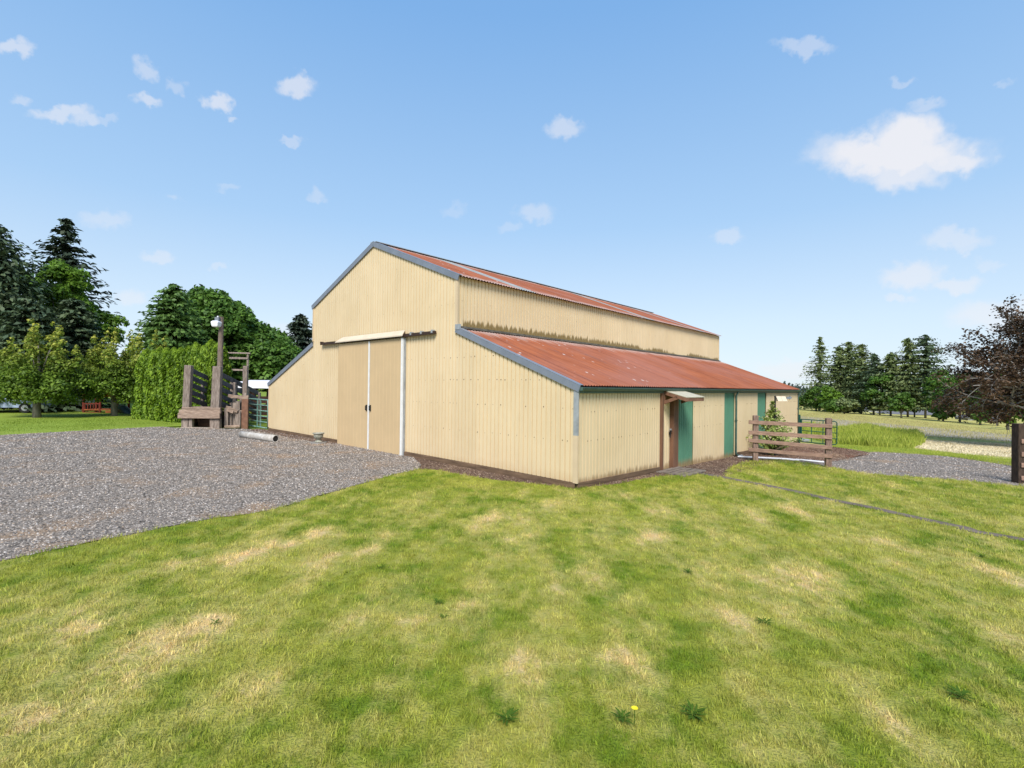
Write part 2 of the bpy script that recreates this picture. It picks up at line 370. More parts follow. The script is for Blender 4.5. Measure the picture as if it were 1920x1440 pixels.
def gravel_mat(name, cols, scale=30):
    m = bpy.data.materials.new(name); m.use_nodes = True; nt = m.node_tree; N = nt.nodes; L = nt.links; p = N['Principled BSDF']
    p.inputs['Roughness'].default_value = .9; p.inputs['Specular IOR Level'].default_value = .2
    g = N.new('ShaderNodeNewGeometry')
    v = N.new('ShaderNodeTexVoronoi'); v.inputs['Scale'].default_value = scale; v.inputs['Randomness'].default_value = 1; L.new(g.outputs['Position'], v.inputs['Vector'])
    s = N.new('ShaderNodeSeparateColor'); L.new(v.outputs['Color'], s.inputs[0])
    cr = N.new('ShaderNodeValToRGB'); L.new(s.outputs[0], cr.inputs[0]); e = cr.color_ramp.elements
    e[0].color = (*cols[0], 1); e[1].color = (*cols[-1], 1)
    for i, c in enumerate(cols[1:-1]):
        q = e.new((i+1)/(len(cols)-1)); q.color = (*c, 1)
    n = N.new('ShaderNodeTexNoise'); n.inputs['Scale'].default_value = .9; n.inputs['Detail'].default_value = 8; L.new(g.outputs['Position'], n.inputs['Vector'])
    mr = N.new('ShaderNodeMapRange'); mr.inputs['From Min'].default_value = .52; mr.inputs['From Max'].default_value = .68; mr.inputs['To Max'].default_value = .75; L.new(n.outputs['Fac'], mr.inputs['Value'])
    mx = N.new('ShaderNodeMix'); mx.data_type = 'RGBA'; L.new(mr.outputs[0], mx.inputs[0]); L.new(cr.outputs[0], mx.inputs[6]); mx.inputs[7].default_value = (.30, .20, .12, 1)
    L.new(mx.outputs[2], p.inputs['Base Color'])
    b = N.new('ShaderNodeBump'); b.invert = True; b.inputs['Strength'].default_value = .9; b.inputs['Distance'].default_value = .02; L.new(v.outputs['Distance'], b.inputs['Height']); L.new(b.outputs[0], p.inputs['Normal'])
    return m
M['gravel'] = gravel_mat('grey_gravel', [(.05, .043, .036), (.135, .115, .094), (.225, .19, .158), (.33, .28, .235), (.18, .14, .105)], 32)
M['mulch'] = gravel_mat('brown_bark_mulch', [(.04, .025, .018), (.09, .055, .038), (.155, .10, .07), (.25, .18, .125)], 38)
def stone_mat():
    m = bpy.data.materials.new('gravel_stone'); m.use_nodes = True; nt = m.node_tree; N = nt.nodes; L = nt.links; p = N['Principled BSDF']; p.inputs['Roughness'].default_value = .85
    oi = N.new('ShaderNodeObjectInfo'); cr = N.new('ShaderNodeValToRGB'); L.new(oi.outputs['Random'], cr.inputs[0]); e = cr.color_ramp.elements
    cs = [(0, (.055, .048, .042)), (.3, (.17, .148, .13)), (.5, (.29, .255, .225)), (.78, (.42, .375, .34)), (.88, (.36, .27, .19)), (1, (.62, .56, .51))]
    e[0].color = (*cs[0][1], 1); e[1].color = (*cs[-1][1], 1)
    for a, c in cs[1:-1]:
        q = e.new(a); q.color = (*c, 1)
    L.new(cr.outputs[0], p.inputs['Base Color']); return m
M['stone_gravel'] = stone_mat()
def chip_mat():
    m = bpy.data.materials.new('bark_chip'); m.use_nodes = True; nt = m.node_tree; N = nt.nodes; L = nt.links; p = N['Principled BSDF']; p.inputs['Roughness'].default_value = .95
    oi = N.new('ShaderNodeObjectInfo'); cr = N.new('ShaderNodeValToRGB'); L.new(oi.outputs['Random'], cr.inputs[0]); e = cr.color_ramp.elements
    e[0].color = (.06, .03, .02, 1); e[1].color = (.34, .25, .18, 1)
    q = e.new(.6); q.color = (.125, .072, .048, 1)
    L.new(cr.outputs[0], p.inputs['Base Color']); return m
M['chip'] = chip_mat()

# ---------------------------------------------------------------- ground sheets
def gsheet():
    xs = np.unique(np.concatenate([np.arange(-60, 100.1, 2.0), np.arange(-12, 30, 1.0), [-1200, -800, -500, -300, -200, -120, -80, 110, 120, 130, 140, 150, 160, 220, 300, 450, 700, 1000, 1500]]))
    ys = np.array([-60, -40, -20, -10, -5, 0, 5, 10, 15, 20, 25, 30, 40, 50, 60, 80, 100, 130, 170, 220, 300, 450, 700, 1200])
    v = []; f = []
    for y in ys:
        for x in xs:
            z = ter(x) if x < 150 else ter(150) - (x-150)*.001
            v.append((x, y, z - .03))
    n = len(xs)
    for j in range(len(ys)-1):
        for i in range(n-1): a = j*n+i; f.append((a, a+1, a+n+1, a+n))
    return link('ground', pymesh('ground', v, f), M['ground'], kind='structure', label='green and tawny grassland running out to the trees')
gsheet()
def smooth_poly(pts, closed=True, sub=4, jit=0.0):
    P = [np.array(p, float) for p in pts]; n = len(P); o = []
    for i in range(n if closed else n-1):
        p0, p1, p2, p3 = P[(i-1) % n], P[i], P[(i+1) % n], P[(i+2) % n]
        if not closed:
            if i == 0: p0 = p1
            if i == n-2: p3 = p2
        for k in range(sub):
            t = k/sub
            q = .5*((2*p1) + (-p0+p2)*t + (2*p0-5*p1+4*p2-p3)*t*t + (-p0+3*p1-3*p2+p3)*t**3)
            if jit: q = q + rng.normal(0, jit, 2)
            o.append(q)
    if not closed: o.append(P[-1])
    return o
def patch(name, outline, dz, m, cell=1.0, parent=None, zfn=None, **k):
    bm = bmesh.new(); vs = [bm.verts.new((p[0], p[1], 0)) for p in outline]; bm.faces.new(vs)
    bmesh.ops.triangulate(bm, faces=bm.faces[:])
    xs = [p[0] for p in outline]; ys = [p[1] for p in outline]
    for ax, lo, hi in ((0, min(xs), max(xs)), (1, min(ys), max(ys))):
        c = math.ceil(lo/cell)*cell
        while c < hi:
            co = (c, 0, 0) if ax == 0 else (0, c, 0); no = (1, 0, 0) if ax == 0 else (0, 1, 0)
            bmesh.ops.bisect_plane(bm, geom=bm.verts[:]+bm.edges[:]+bm.faces[:], plane_co=co, plane_no=no, dist=1e-5); c += cell
    for v in bm.verts: v.co.z = ter(v.co.x) + dz + (zfn(v.co.x, v.co.y) if zfn else 0)
    bmesh.ops.recalc_face_normals(bm, faces=bm.faces[:])
    for f in bm.faces:
        if f.normal.z < 0: f.normal_flip()
    me = bpy.data.meshes.new(name); bm.to_mesh(me); bm.free()
    return link(name, me, m, parent, **k)

# outlines read off the photograph's plan
C0 = np.array([1.575, 12.231]); YAW = -.735
Uv = np.array([math.cos(YAW), math.sin(YAW)]); Vv = np.array([-math.sin(YAW), math.cos(YAW)])
def B(s, t): q = C0 + Uv*s + Vv*t; return (float(q[0]), float(q[1]))
GE = [(0, 1053), (70, 1036), (132, 1024), (264, 998), (396, 973), (500, 958), (600, 930), (700, 901), (745, 889), (785, 880)]     # gravel / lawn edge
GEg = [G(*p) for p in GE]
left_pts = [(-14, 2.5), (-10, 4.7)]
FRONT = [G(*p) for p in ((790, 872), (762, 862))]
gravel_out = [(-60, -4)] + [(-9.5, 5.35)] + smooth_poly(GEg, False, 8, .022) + [G(790, 872), B(-6.6, -.3), B(-6.6, .05), B(-17.9, .05), (-12.5, 24.9), (-16.6, 24.75)] + [G(300, 800), G(150, 808), G(0, 816), (-45, 24)]
gravel = patch('gravel_drive', gravel_out, .008, M['gravel'], 1.0, kind='structure', label='grey crushed stone drive in front of the big doors')
# lawn in front of the barn: from the camera to gravel edge, mulch edge and path
path_c = [G(*p) for p in ((1268, 884), (1300, 886), (1340, 892), (1400, 903.5), (1480, 919), (1553, 936), (1630, 951), (1706, 968), (1810, 990), (1920, 1012))]
path_c = path_c + [(path_c[-1][0]+6, path_c[-1][1]-4.6), (path_c[-1][0]+14, path_c[-1][1]-9.5)]
pc = smooth_poly(path_c, False, 4)
def offset(line, o):
    r = []
    for i, p in enumerate(line):
        a = np.array(line[max(i-1, 0)]); b = np.array(line[min(i+1, len(line)-1)]); d = (b-a)/max(1e-6, np.linalg.norm(b-a))
        r.append(np.array(p) + np.array([-d[1], d[0]])*o)
    return r
hw = .16
pu, pl = offset(pc, hw), offset(pc, -hw)
pv = []; pf = []
for i in range(len(pl)):
    for q in (pl[i], pu[i]): pv.append((q[0], q[1], ter(q[0])+.006))
for i in range(len(pl)-1): pf.append((2*i, 2*i+2, 2*i+3, 2*i+1))
link('path', pymesh('path', pv, pf), M['path'], None, kind='structure', label='narrow worn concrete path crossing the lawn')
lawn_m = [G(*p) for p in ((820, 881), (880, 893), (940, 901), (1000, 907), (1050, 912), (1083, 914), (1120, 911), (1160, 907), (1200, 899), (1240, 893))]
bed_edge = smooth_poly(lawn_m, False, 3, .01)
lawn_out = [(-60, -4.0), (-9.5, 5.35)] + [np.array(p) for p in smooth_poly(GEg, False, 8, .022)] + bed_edge + [np.array(p)+np.array([0, -.02]) for p in pl[3:]] + [(26, -6), (0, -8)]
lawn = patch('lawn', lawn_out, 0.0, M['lawn'], .5, kind='structure', label='patchy green and straw coloured front lawn')
# mulch bed along the barn
mulch_out = [G(785, 880)] + bed_edge + [G(1262, 889)] + [B(.15, 4.6), B(.0, 4.6), B(-.02, -.02), B(-7.0, -.02), G(765, 864)]
patch('mulch_bed', mulch_out, -.004, M['mulch'], 1.0, kind='structure', label='brown bark mulch strip at the foot of the barn')
patch('mulch_bed', smooth_poly([B(-11.45, -.05), B(-11.5, -.42), B(-13, -.55), B(-15, -.6), B(-17, -.45), B(-18.6, -.6), B(-19.2, .0), B(-18, .1), B(-15, -.04)], True, 3, .02), .014, M['mulch'], 1.0, kind='structure', label='brown dirt and bark along the barn left of the doors')
# second lawn between path and gravel yard
l2_top = [G(*p) for p in ((1366, 880), (1380, 871), (1400, 866), (1440, 862.5), (1500, 866), (1545, 873), (1600, 884), (1650, 890), (1700, 893), (1800, 901), (1890, 908), (1920, 912))]
l2_top = smooth_poly(l2_top + [(l2_top[-1][0]+16, l2_top[-1][1]-3)], False, 3, .01)
l2_edge = [np.array(p)+np.array([.01, .02]) for p in pu[9:]]
lawn2 = patch('lawn', l2_top + l2_edge[::-1], .0, M['lawn'], .5, kind='structure', label='rounded lawn between the narrow path and the small gravel yard')
m2 = [G(1262, 887)] + [p for p in pu[1:10]] + l2_top[:9] + [B(1.6, 13.9), B(.0, 13.9), B(.0, 4.6)]
patch('mulch_bed', m2, -.004, M['mulch'], 1.0, kind='structure', label='bare mulch between the green panels and the rounded lawn')
l2e = [np.array(p)+np.array([0, -.02]) for p in l2_top]
yard = [G(1425, 862)] + [q for q in l2e[9:-3]] + [(l2e[-1][0], l2e[-1][1]), (36, 15.5)] + smooth_poly([G(*p) for p in ((1920, 879), (1850, 866), (1780, 856), (1700, 849), (1640, 847), (1600, 852), (1560, 862), (1500, 858), (1450, 857))], False, 3, .012)
gravel2 = patch('gravel_yard', yard, -.010, M['gravel'], 1.0, kind='structure', label='small grey gravel yard beyond the brown plank fence')
def hump(x, y):
    q = G(1520, 850); d = math.hypot((x-q[0])/2.6, (y-q[1])/1.1); return .16*max(0, 1-d*d)
heap = [G(*p) for p in ((1418, 856), (1480, 860), (1545, 866), (1600, 858), (1632, 850), (1600, 843), (1550, 836), (1500, 832), (1460, 836), (1425, 842))]
M['mulch_red'] = gravel_mat('red_bark_mulch', [(.05, .022, .015), (.13, .05, .028), (.20, .09, .05), (.30, .20, .14)], 30)
patch('mulch_heap', smooth_poly(heap, True, 3), -.004, M['mulch_red'], .4, zfn=hump, kind='structure', label='low heap of red brown bark behind the plank fence')
M['strip'] = mat('mown_grass_strip', (.17, .235, .03), .9, .2, 2.0, col2=(.24, .26, .05), coord='World', bump=.5)
strip = [G(*p) for p in ((1500, 825), (1570, 840), (1640, 848), (1700, 850), (1780, 857), (1850, 867), (1920, 879))] + [(44, 17), (44, 22)] + [G(*p) for p in ((1920, 862), (1850, 857), (1780, 850), (1730, 843), (1700, 838), (1600, 826), (1540, 818), (1498, 812))]
patch('mown_strip', strip, -.016, M['strip'], 2.0, kind='structure', label='mown green grass strip beside the gravel yard')
M['straw'] = mat('pale_straw_ground', (.68, .58, .38), .95, .2, 2.5, col2=(.50, .43, .24), coord='World', bump=.8, stretch=(.5, 2.2, 1))
straw = [G(*p) for p in ((1727, 826), (1790, 828), (1860, 832), (1920, 835))] + [(40, 27), (38, 22)] + [G(*p) for p in ((1920, 862), (1860, 858), (1790, 850), (1740, 842), (1712, 834))]
straw_p = smooth_poly(straw, True, 3, .05)
patch('straw_patch', straw_p, -.008, M['straw'], 2.0, kind='structure', label='pale dry straw patch in the field')
M['lav'] = mat('seeding_meadow', (.33, .28, .27), .95, .2, 1.2, col2=(.32, .28, .18), coord='World', bump=.8, stretch=(.3, 1.6, 1))
lav = [G(*p) for p in ((1480, 778), (1600, 789), (1740, 801), (1920, 817))] + [(75, 41)] + [(60, 33)] + [G(*p) for p in ((1920, 829), (1740, 817), (1600, 801), (1480, 789))]
patch('meadow_strip', lav, -.012, M['lav'], 4.0, kind='structure', label='greyish purple strip of seeding grass across the field')
M['lawn_far'] = mat('far_lawn_grass', (.17, .25, .018), .9, .2, .8, col2=(.235, .29, .035), coord='World', bump=.5, stretch=(.35, 1.5, 1))
fl = [G(0, 816), G(150, 808), G(300, 800), G(345, 799), (-17, 26), (-20, 30.4), (-24, 34), (-24, 60), (-75, 60), (-75, 24), (-45, 24)]
patch('far_lawn', fl, .004, M['lawn_far'], 3.0, kind='structure', label='bright green lawn beyond the gravel under the left trees')

# ---------------------------------------------------------------- instanced ground cover (stuff)
def proto(name, me):
    return bpy.data.objects.new(name, me)      # never linked: only the scatter uses it
def tuft(name, nb, rad, hmin, hmax, wid, m, lean=.5):
    v = []; f = []
    for i in range(nb):
        a = random.uniform(0, 2*PI); r = rad*math.sqrt(random.random()); x, y = r*math.cos(a), r*math.sin(a)
        h = random.uniform(hmin, hmax); b = random.uniform(0, 2*PI); l = random.uniform(.1, lean)*h; c = random.uniform(0, 2*PI)
        dx, dy = math.cos(b)*wid/2, math.sin(b)*wid/2; lx, ly = math.cos(c)*l, math.sin(c)*l
        k = len(v)
        v += [(x-dx, y-dy, -.005), (x+dx, y+dy, -.005), (x+lx*.4+dx*.7, y+ly*.4+dy*.7, h*.6), (x+lx*.4-dx*.7, y+ly*.4-dy*.7, h*.6), (x+lx, y+ly, h)]
        f += [(k, k+1, k+2, k+3), (k+3, k+2, k+4)]
    me = pymesh(name, v, f); me.materials.append(m); return proto(name, me)
def scatter(host, protos, smin, smax, tilt=.0, seed=1):
    ng = bpy.data.node_groups.new('scatter', 'GeometryNodeTree')
    ng.interface.new_socket('Geometry', in_out='INPUT', socket_type='NodeSocketGeometry'); ng.interface.new_socket('Geometry', in_out='OUTPUT', socket_type='NodeSocketGeometry')
    N = ng.nodes; L = ng.links; gi = N.new('NodeGroupInput'); go = N.new('NodeGroupOutput')
    dp = N.new('GeometryNodeDistributePointsOnFaces'); dp.distribute_method = 'RANDOM'; dp.inputs['Seed'].default_value = seed
    na = N.new('GeometryNodeInputNamedAttribute'); na.data_type = 'FLOAT'; na.inputs['Name'].default_value = 'dens'
    L.new(gi.outputs[0], dp.inputs['Mesh']); L.new(na.outputs[0], dp.inputs['Density'])
    jg = N.new('GeometryNodeJoinGeometry')
    for p in protos:
        oi = N.new('GeometryNodeObjectInfo'); oi.inputs['Object'].default_value = p
        gt = N.new('GeometryNodeGeometryToInstance'); L.new(oi.outputs['Geometry'], gt.inputs[0]); L.new(gt.outputs[0], jg.inputs[0])
    ip = N.new('GeometryNodeInstanceOnPoints'); ip.inputs['Pick Instance'].default_value = True
    L.new(dp.outputs['Points'], ip.inputs['Points']); L.new(jg.outputs[0], ip.inputs['Instance'])
    rv = N.new('FunctionNodeRandomValue'); rv.data_type = 'FLOAT_VECTOR'
    rv.inputs[0].default_value = (-tilt, -tilt, 0); rv.inputs[1].default_value = (tilt, tilt, 2*PI)
    L.new(rv.outputs[0], ip.inputs['Rotation'])
    rs = N.new('FunctionNodeRandomValue'); rs.data_type = 'FLOAT'; rs.inputs[2].default_value = smin; rs.inputs[3].default_value = smax; rs.inputs['Seed'].default_value = 5
    sc = N.new('GeometryNodeInputNamedAttribute'); sc.data_type = 'FLOAT'; sc.inputs['Name'].default_value = 'scl'
    mu = N.new('ShaderNodeMath'); mu.operation = 'MULTIPLY'; L.new(rs.outputs[1], mu.inputs[0]); L.new(sc.outputs[0], mu.inputs[1]); L.new(mu.outputs[0], ip.inputs['Scale'])
    L.new(ip.outputs[0], go.inputs[0])
    md = host.modifiers.new('scatter', 'NODES'); md.node_group = ng
def in_view(x, y, mrg=1.15, ex=1.5):
    return y > .8 and abs(x) < y*1.023*mrg + ex
def set_attr(me, name, vals):
    a = me.attributes.new(name, 'FLOAT', 'POINT'); a.data.foreach_set('value', np.asarray(vals, dtype=np.float32))
# dry streaks of the lawn: (px, py, length m, width m, plan angle via second pixel)
DRY = [((60, 1330), (420, 1150), .35, 1.2), ((0, 1200), (200, 1150), .4, .8), ((380, 1060), (600, 1000), .3, 1.2), ((900, 980), (1060, 950), .5, .7),
       ((960, 1010), (1030, 1090), .3, .8), ((1000, 1100), (1120, 1080), .4, .6), ((820, 1170), (900, 1130), .3, .7), ((960, 1240), (1130, 1230), .35, .8),
       ((1440, 1120), (1530, 1070), .35, 1.1), ((1560, 1180), (1640, 1200), .3, .7), ((1650, 1020), (1720, 1040), .5, .8), ((1860, 1180), (1920, 1240), .3, 1.0),
       ((1880, 1080), (1920, 1100), .4, .8), ((1180, 1010), (1320, 1000), .5, .6), ((1300, 1060), (1450, 1060), .4, .6), ((600, 1060), (700, 1000), .4, .6),
       ((1340, 1160), (1420, 1150), .3, .6), ((440, 1250), (520, 1290), .3, .7), ((120, 1370), (0, 1440), .35, .9), ((1600, 940), (1500, 960), .7, .5),
       ((1180, 930), (1260, 960), .7, .5), ((640, 1180), (700, 1160), .3, .5), ((1700, 1320), (1760, 1290), .25, .6), ((880, 1330), (980, 1310), .25, .6)]
DRYW = [(np.array(G(*a)), np.array(G(*b)), w, s) for a, b, w, s in DRY]
GREEN = [((700, 900), (900, 900), .7, 1.0), ((0, 1080), (300, 1010), .5, .8), ((900, 900), (1240, 900), .6, .9), ((1400, 880), (1560, 880), .6, .8), ((560, 1230), (760, 1210), .4, .7), ((300, 1300), (480, 1240), .3, .6), ((1480, 1250), (1560, 1180), .35, .7), ((820, 1060), (960, 1080), .5, .5), ((1700, 1150), (1780, 1190), .4, .6)]
GREENW = [(np.array(G(*a)), np.array(G(*b)), w, s) for a, b, w, s in GREEN]
def field_val(P, items):
    o = np.zeros(len(P))
    for a, b, w, s in items:
        ab = b-a; t = np.clip(((P-a)@ab)/(ab@ab), 0, 1); d = np.linalg.norm(P-(a+t[:, None]*ab), axis=1)
        o = np.maximum(o, s*np.exp(-(d/w)**2))
    return o
def prep(me, dfn, sfn, dry=True):
    n = len(me.vertices); co = np.empty(n*3, dtype=np.float32); me.vertices.foreach_get('co', co); co = co.reshape(-1, 3)
    P = co[:, :2].astype(float)
    r = np.hypot(P[:, 0], P[:, 1]); vis = np.array([in_view(x, y) for x, y in P])
    set_attr(me, 'dens', np.where(vis, dfn(r, P), 0)); set_attr(me, 'scl', sfn(r))
    if dry: set_attr(me, 'dry', field_val(P, DRYW) - .8*field_val(P, GREENW))
def cover(name, src, dfn, sfn, protos, smin, smax, tilt, cell=None, **k):
    me = src.data.copy(); me.name = name; prep(me, dfn, sfn)
    o = link(name, me, None, kind='stuff', **k); scatter(o, protos, smin, smax, tilt); return o
for o in (lawn, lawn2):
    n = len(o.data.vertices); co = np.empty(n*3, dtype=np.float32); o.data.vertices.foreach_get('co', co); co = co.reshape(-1, 3)[:, :2].astype(float)
    set_attr(o.data, 'dry', field_val(co, DRYW) - .8*field_val(co, GREENW))
tufts = [tuft('grass_tuft', 16, .07, .015, .05, .006, M['blade'], .9) for _ in range(4)]
gd = lambda r, P: np.clip(3200/(r+.5)**1.35, 12, 520)
gs = lambda r: np.clip(.75 + r*.045, .9, 2.2)
cover('grass', lawn, gd, gs, tufts, .6, 1.25, .35, label='short mown grass blades of the front lawn')
cover('grass', lawn2, gd, gs, tufts, .6, 1.25, .35, label='short mown grass blades of the rounded lawn')
def rock(name, m, flat=.6):
    bm = bmesh.new(); bmesh.ops.create_icosphere(bm, subdivisions=1, radius=.5)
    for v in bm.verts: v.co *= random.uniform(.7, 1.2); v.co.z *= flat
    me = bpy.data.meshes.new(name); bm.to_mesh(me); bm.free(); me.materials.append(m); return proto(name, me)
rocks = [rock('crushed_stone', M['stone_gravel']) for _ in range(5)]
cover('gravel_stones', gravel, lambda r, P: np.clip(14000/(r+.5)**1.5, 60, 800), lambda r: np.clip(.020 + r*.0011, .026, .05), rocks, .55, 1.35, .9, label='loose grey crushed stones of the wide drive')
cover('gravel_stones', gravel2, lambda r, P: np.clip(9000/(r+.5)**1.5, 25, 600), lambda r: np.clip(.020 + r*.0012, .03, .055), rocks, .55, 1.35, .9, label='loose grey crushed stones of the small yard')
def chip(name):
    me = MB().box((0, 0, 0), (1, .45, .18), wob=.1); me = pymesh(name, me.v, me.f); me.materials.append(M['chip']); return proto(name, me)
chips = [chip('bark_chip') for _ in range(3)]
for o in [q for q in COL.objects if q.name.startswith('mulch')]:
    me = o.data.copy(); me.name = 'bark_chips'; prep(me, lambda r, P: np.full(len(r), 420.0), lambda r: np.full(len(r), .042), False)
    h = link('bark_chips', me, None, kind='stuff', label='loose bark chips on the ' + o['label']); scatter(h, chips, .5, 1.3, .7)

# ================================================================ THE BARN
W_, A_ = 4.414, 4.575
HE, HJ, HM, HR, LEN = 2.443, 4.147, 5.758, 7.587, 21.79
T_ = 2*W_ + 2*A_
barn = empty('barn', (float(C0[0]), float(C0[1]), 0), YAW, label='large cream corrugated metal barn with rusty red roofs and lean-to wings', cat='barn')
def bter(s, t): x, y = B(s, t); return ter(x)

def barn_mat(name, base, base2, kind, rough=.55):
    """painted metal in the barn's own coordinates: streaks, algae, wear"""
    m = bpy.data.materials.new(name); m.use_nodes = True; nt = m.node_tree; N = nt.nodes; L = nt.links; p = N['Principled BSDF']
    p.inputs['Roughness'].default_value = rough; p.inputs['Specular IOR Level'].default_value = .05 if kind == 'roof' else .3
    tc = N.new('ShaderNodeTexCoord'); tc.object = barn; pos = tc.outputs['Object']
    sep = N.new('ShaderNodeSeparateXYZ'); L.new(pos, sep.inputs[0])
    def noise(scale, detail, stretch=None, rough=.6):
        v = pos
        if stretch:
            mp = N.new('ShaderNodeMapping'); mp.inputs['Scale'].default_value = stretch; L.new(v, mp.inputs['Vector']); v = mp.outputs[0]
        n = N.new('ShaderNodeTexNoise'); n.inputs['Scale'].default_value = scale; n.inputs['Detail'].default_value = detail; n.inputs['Roughness'].default_value = rough
        L.new(v, n.inputs['Vector']); return n.outputs['Fac']
    def mth(op, a, b=0.0, c=0.0):
        q = N.new('ShaderNodeMath'); q.operation = op
        for i, z in enumerate((a, b, c)):
            if isinstance(z, (int, float)): q.inputs[i].default_value = z
            else: L.new(z, q.inputs[i])
        return q.outputs[0]
    def rg(a, lo, hi, tmax=1.0):
        q = N.new('ShaderNodeMapRange'); q.inputs['From Min'].default_value = lo; q.inputs['From Max'].default_value = hi; q.inputs['To Max'].default_value = tmax; L.new(a, q.inputs['Value']); return q.outputs[0]
    def mix(f, a, b):
        q = N.new('ShaderNodeMix'); q.data_type = 'RGBA'; L.new(f, q.inputs[0])
        for i, z in ((6, a), (7, b)):
            if isinstance(z, tuple): q.inputs[i].default_value = (*z, 1)
            else: L.new(z, q.inputs[i])
        return q.outputs[2]
    if kind == 'wall':
        c = mix(rg(noise(.5, 5), .35, .65), base, base2)
        c = mix(rg(noise(5, 4, (1, 1, .08)), .5, .8, .35), c, tuple(x*.78 for x in base2))
        # rib lines hold dirt
        # algae over the lean-to roof (upper wall): teeth rising from the flashing
        near = rg(sep.outputs['X'], -W_-.1, -W_-.02)
        z = sep.outputs['Z']
        amp = mth('MULTIPLY_ADD', noise(7, 3, (0, 1, 0)), .9, -.18)
        amp = mth('MULTIPLY', amp, rg(mth('ADD', noise(.35, 3, (0, 1, 0)), rg(sep.outputs['Y'], 16, 2, .25)), .38, .6))
        amp = mth('ADD', mth('MULTIPLY', amp, .75), .02)
        up = mth('SUBTRACT', z, HJ + .04)
        k = rg(mth('SUBTRACT', amp, up), -.02, .07)
        k = mth('MULTIPLY', mth('MULTIPLY', k, near), rg(up, -.15, -.1))
        above = mth('GREATER_THAN', sep.outputs['Y'], .25)
        c = mix(mth('MULTIPLY', mth('MULTIPLY', k, above), .88), c, (.17, .11, .028))
        # splash stains at the bottom of the side wall
        sidem = mth('GREATER_THAN', sep.outputs['X'], -.1)
        low = mth('SUBTRACT', z, mth('MULTIPLY_ADD', sep.outputs['Y'], -.0365, .05))
        a2 = mth('MULTIPLY_ADD', noise(8, 3, (0, 1, 0)), 1.3, -.35)
        a2 = mth('MULTIPLY', a2, rg(noise(.45, 3, (0, 1, 0)), .30, .55))
        a2 = mth('ADD', mth('MULTIPLY', a2, .5), .0)
        k2 = mth('MULTIPLY', rg(mth('SUBTRACT', a2, low), -.04, .09), sidem)
        k2 = mth('MULTIPLY', k2, mth('GREATER_THAN', sep.outputs['Y'], .15))
        c = mix(mth('MULTIPLY', k2, .75), c, (.19, .12, .055))
        # dust on the foot of all walls
        c = mix(rg(mth('ADD', low, mth('MULTIPLY', noise(2, 4), .5)), .5, .2, .35), c, (.45, .28, .13))
    elif kind == 'roof':
        c = mix(rg(noise(1.2, 6), .35, .65), base, base2)
        c = mix(rg(noise(2.5, 5, (.12, 8, .12)), .42, .70, .75), c, (.18, .065, .042))
        c = mix(rg(noise(2.9, 5, (.16, 9, .16)), .52, .75, .5), c, (.36, .145, .08))
        fade = mth('MULTIPLY', noise(.25, 3), 1.0)
        c = mix(rg(fade, .42, .62, .5), c, (.30, .135, .105))
        c = mix(rg(noise(2.2, 5, (.3, 9, .3)), .60, .70, .55), c, (.16, .15, .16))
        # bare galvanised flecks near the top edges and near the front verge
        v = N.new('ShaderNodeTexVoronoi'); v.inputs['Scale'].default_value = 3.6; mp = N.new('ShaderNodeMapping'); mp.inputs['Scale'].default_value = (.7, 1.3, .7); L.new(pos, mp.inputs['Vector']); L.new(mp.outputs[0], v.inputs['Vector'])
        fl = mth('MULTIPLY', rg(v.outputs['Distance'], .19, .10), rg(noise(.6, 3), .44, .54))
        fl = mth('MULTIPLY', fl, rg(sep.outputs['Y'], 9, 2))
        c = mix(mth('MULTIPLY', fl, .8), c, (.55, .50, .47))
        top = mth('MAXIMUM', rg(sep.outputs['X'], -W_-.3+.0-1.2+.6, -W_+.0), 0)
        d_lean = mth('ABSOLUTE', mth('ADD', sep.outputs['X'], W_-.1)); d_ridge = mth('ABSOLUTE', mth('ADD', sep.outputs['X'], W_+A_-.2))
        dt = mth('MINIMUM', d_lean, d_ridge)
        st = rg(mth('SUBTRACT', mth('MULTIPLY', noise(4.0, 4, (.15, 7, .15)), 1.9), dt), .45, .85)
        c = mix(mth('MULTIPLY', st, .55), c, (.42, .36, .33))
    oi = N.new('ShaderNodeObjectInfo'); hs = N.new('ShaderNodeHueSaturation'); vr = mth('MULTIPLY_ADD', oi.outputs['Random'], .10 if kind == 'roof' else .05, .95 if kind == 'roof' else .975)
    L.new(vr, hs.inputs['Value']); L.new(c, hs.inputs['Color']); L.new(hs.outputs[0], p.inputs['Base Color'])
    # dents
    nb = noise(1.5, 2); b = N.new('ShaderNodeBump'); b.inputs['Strength'].default_value = .12; b.inputs['Distance'].default_value = .05; L.new(nb, b.inputs['Height']); L.new(b.outputs[0], p.inputs['Normal'])
    return m
M['siding'] = barn_mat('cream_metal_siding', (.68, .54, .34), (.63, .49, .295), 'wall')
M['roof'] = barn_mat('rusty_red_roofing', (.33, .108, .05), (.25, .08, .042), 'roof', .85)
M['green_panel'] = barn_mat('green_painted_siding', (.085, .225, .14), (.11, .27, .17), 'wall')
M['skylight'] = mat('grey_translucent_roofing', (.33, .33, .31), .5, .2, 2)

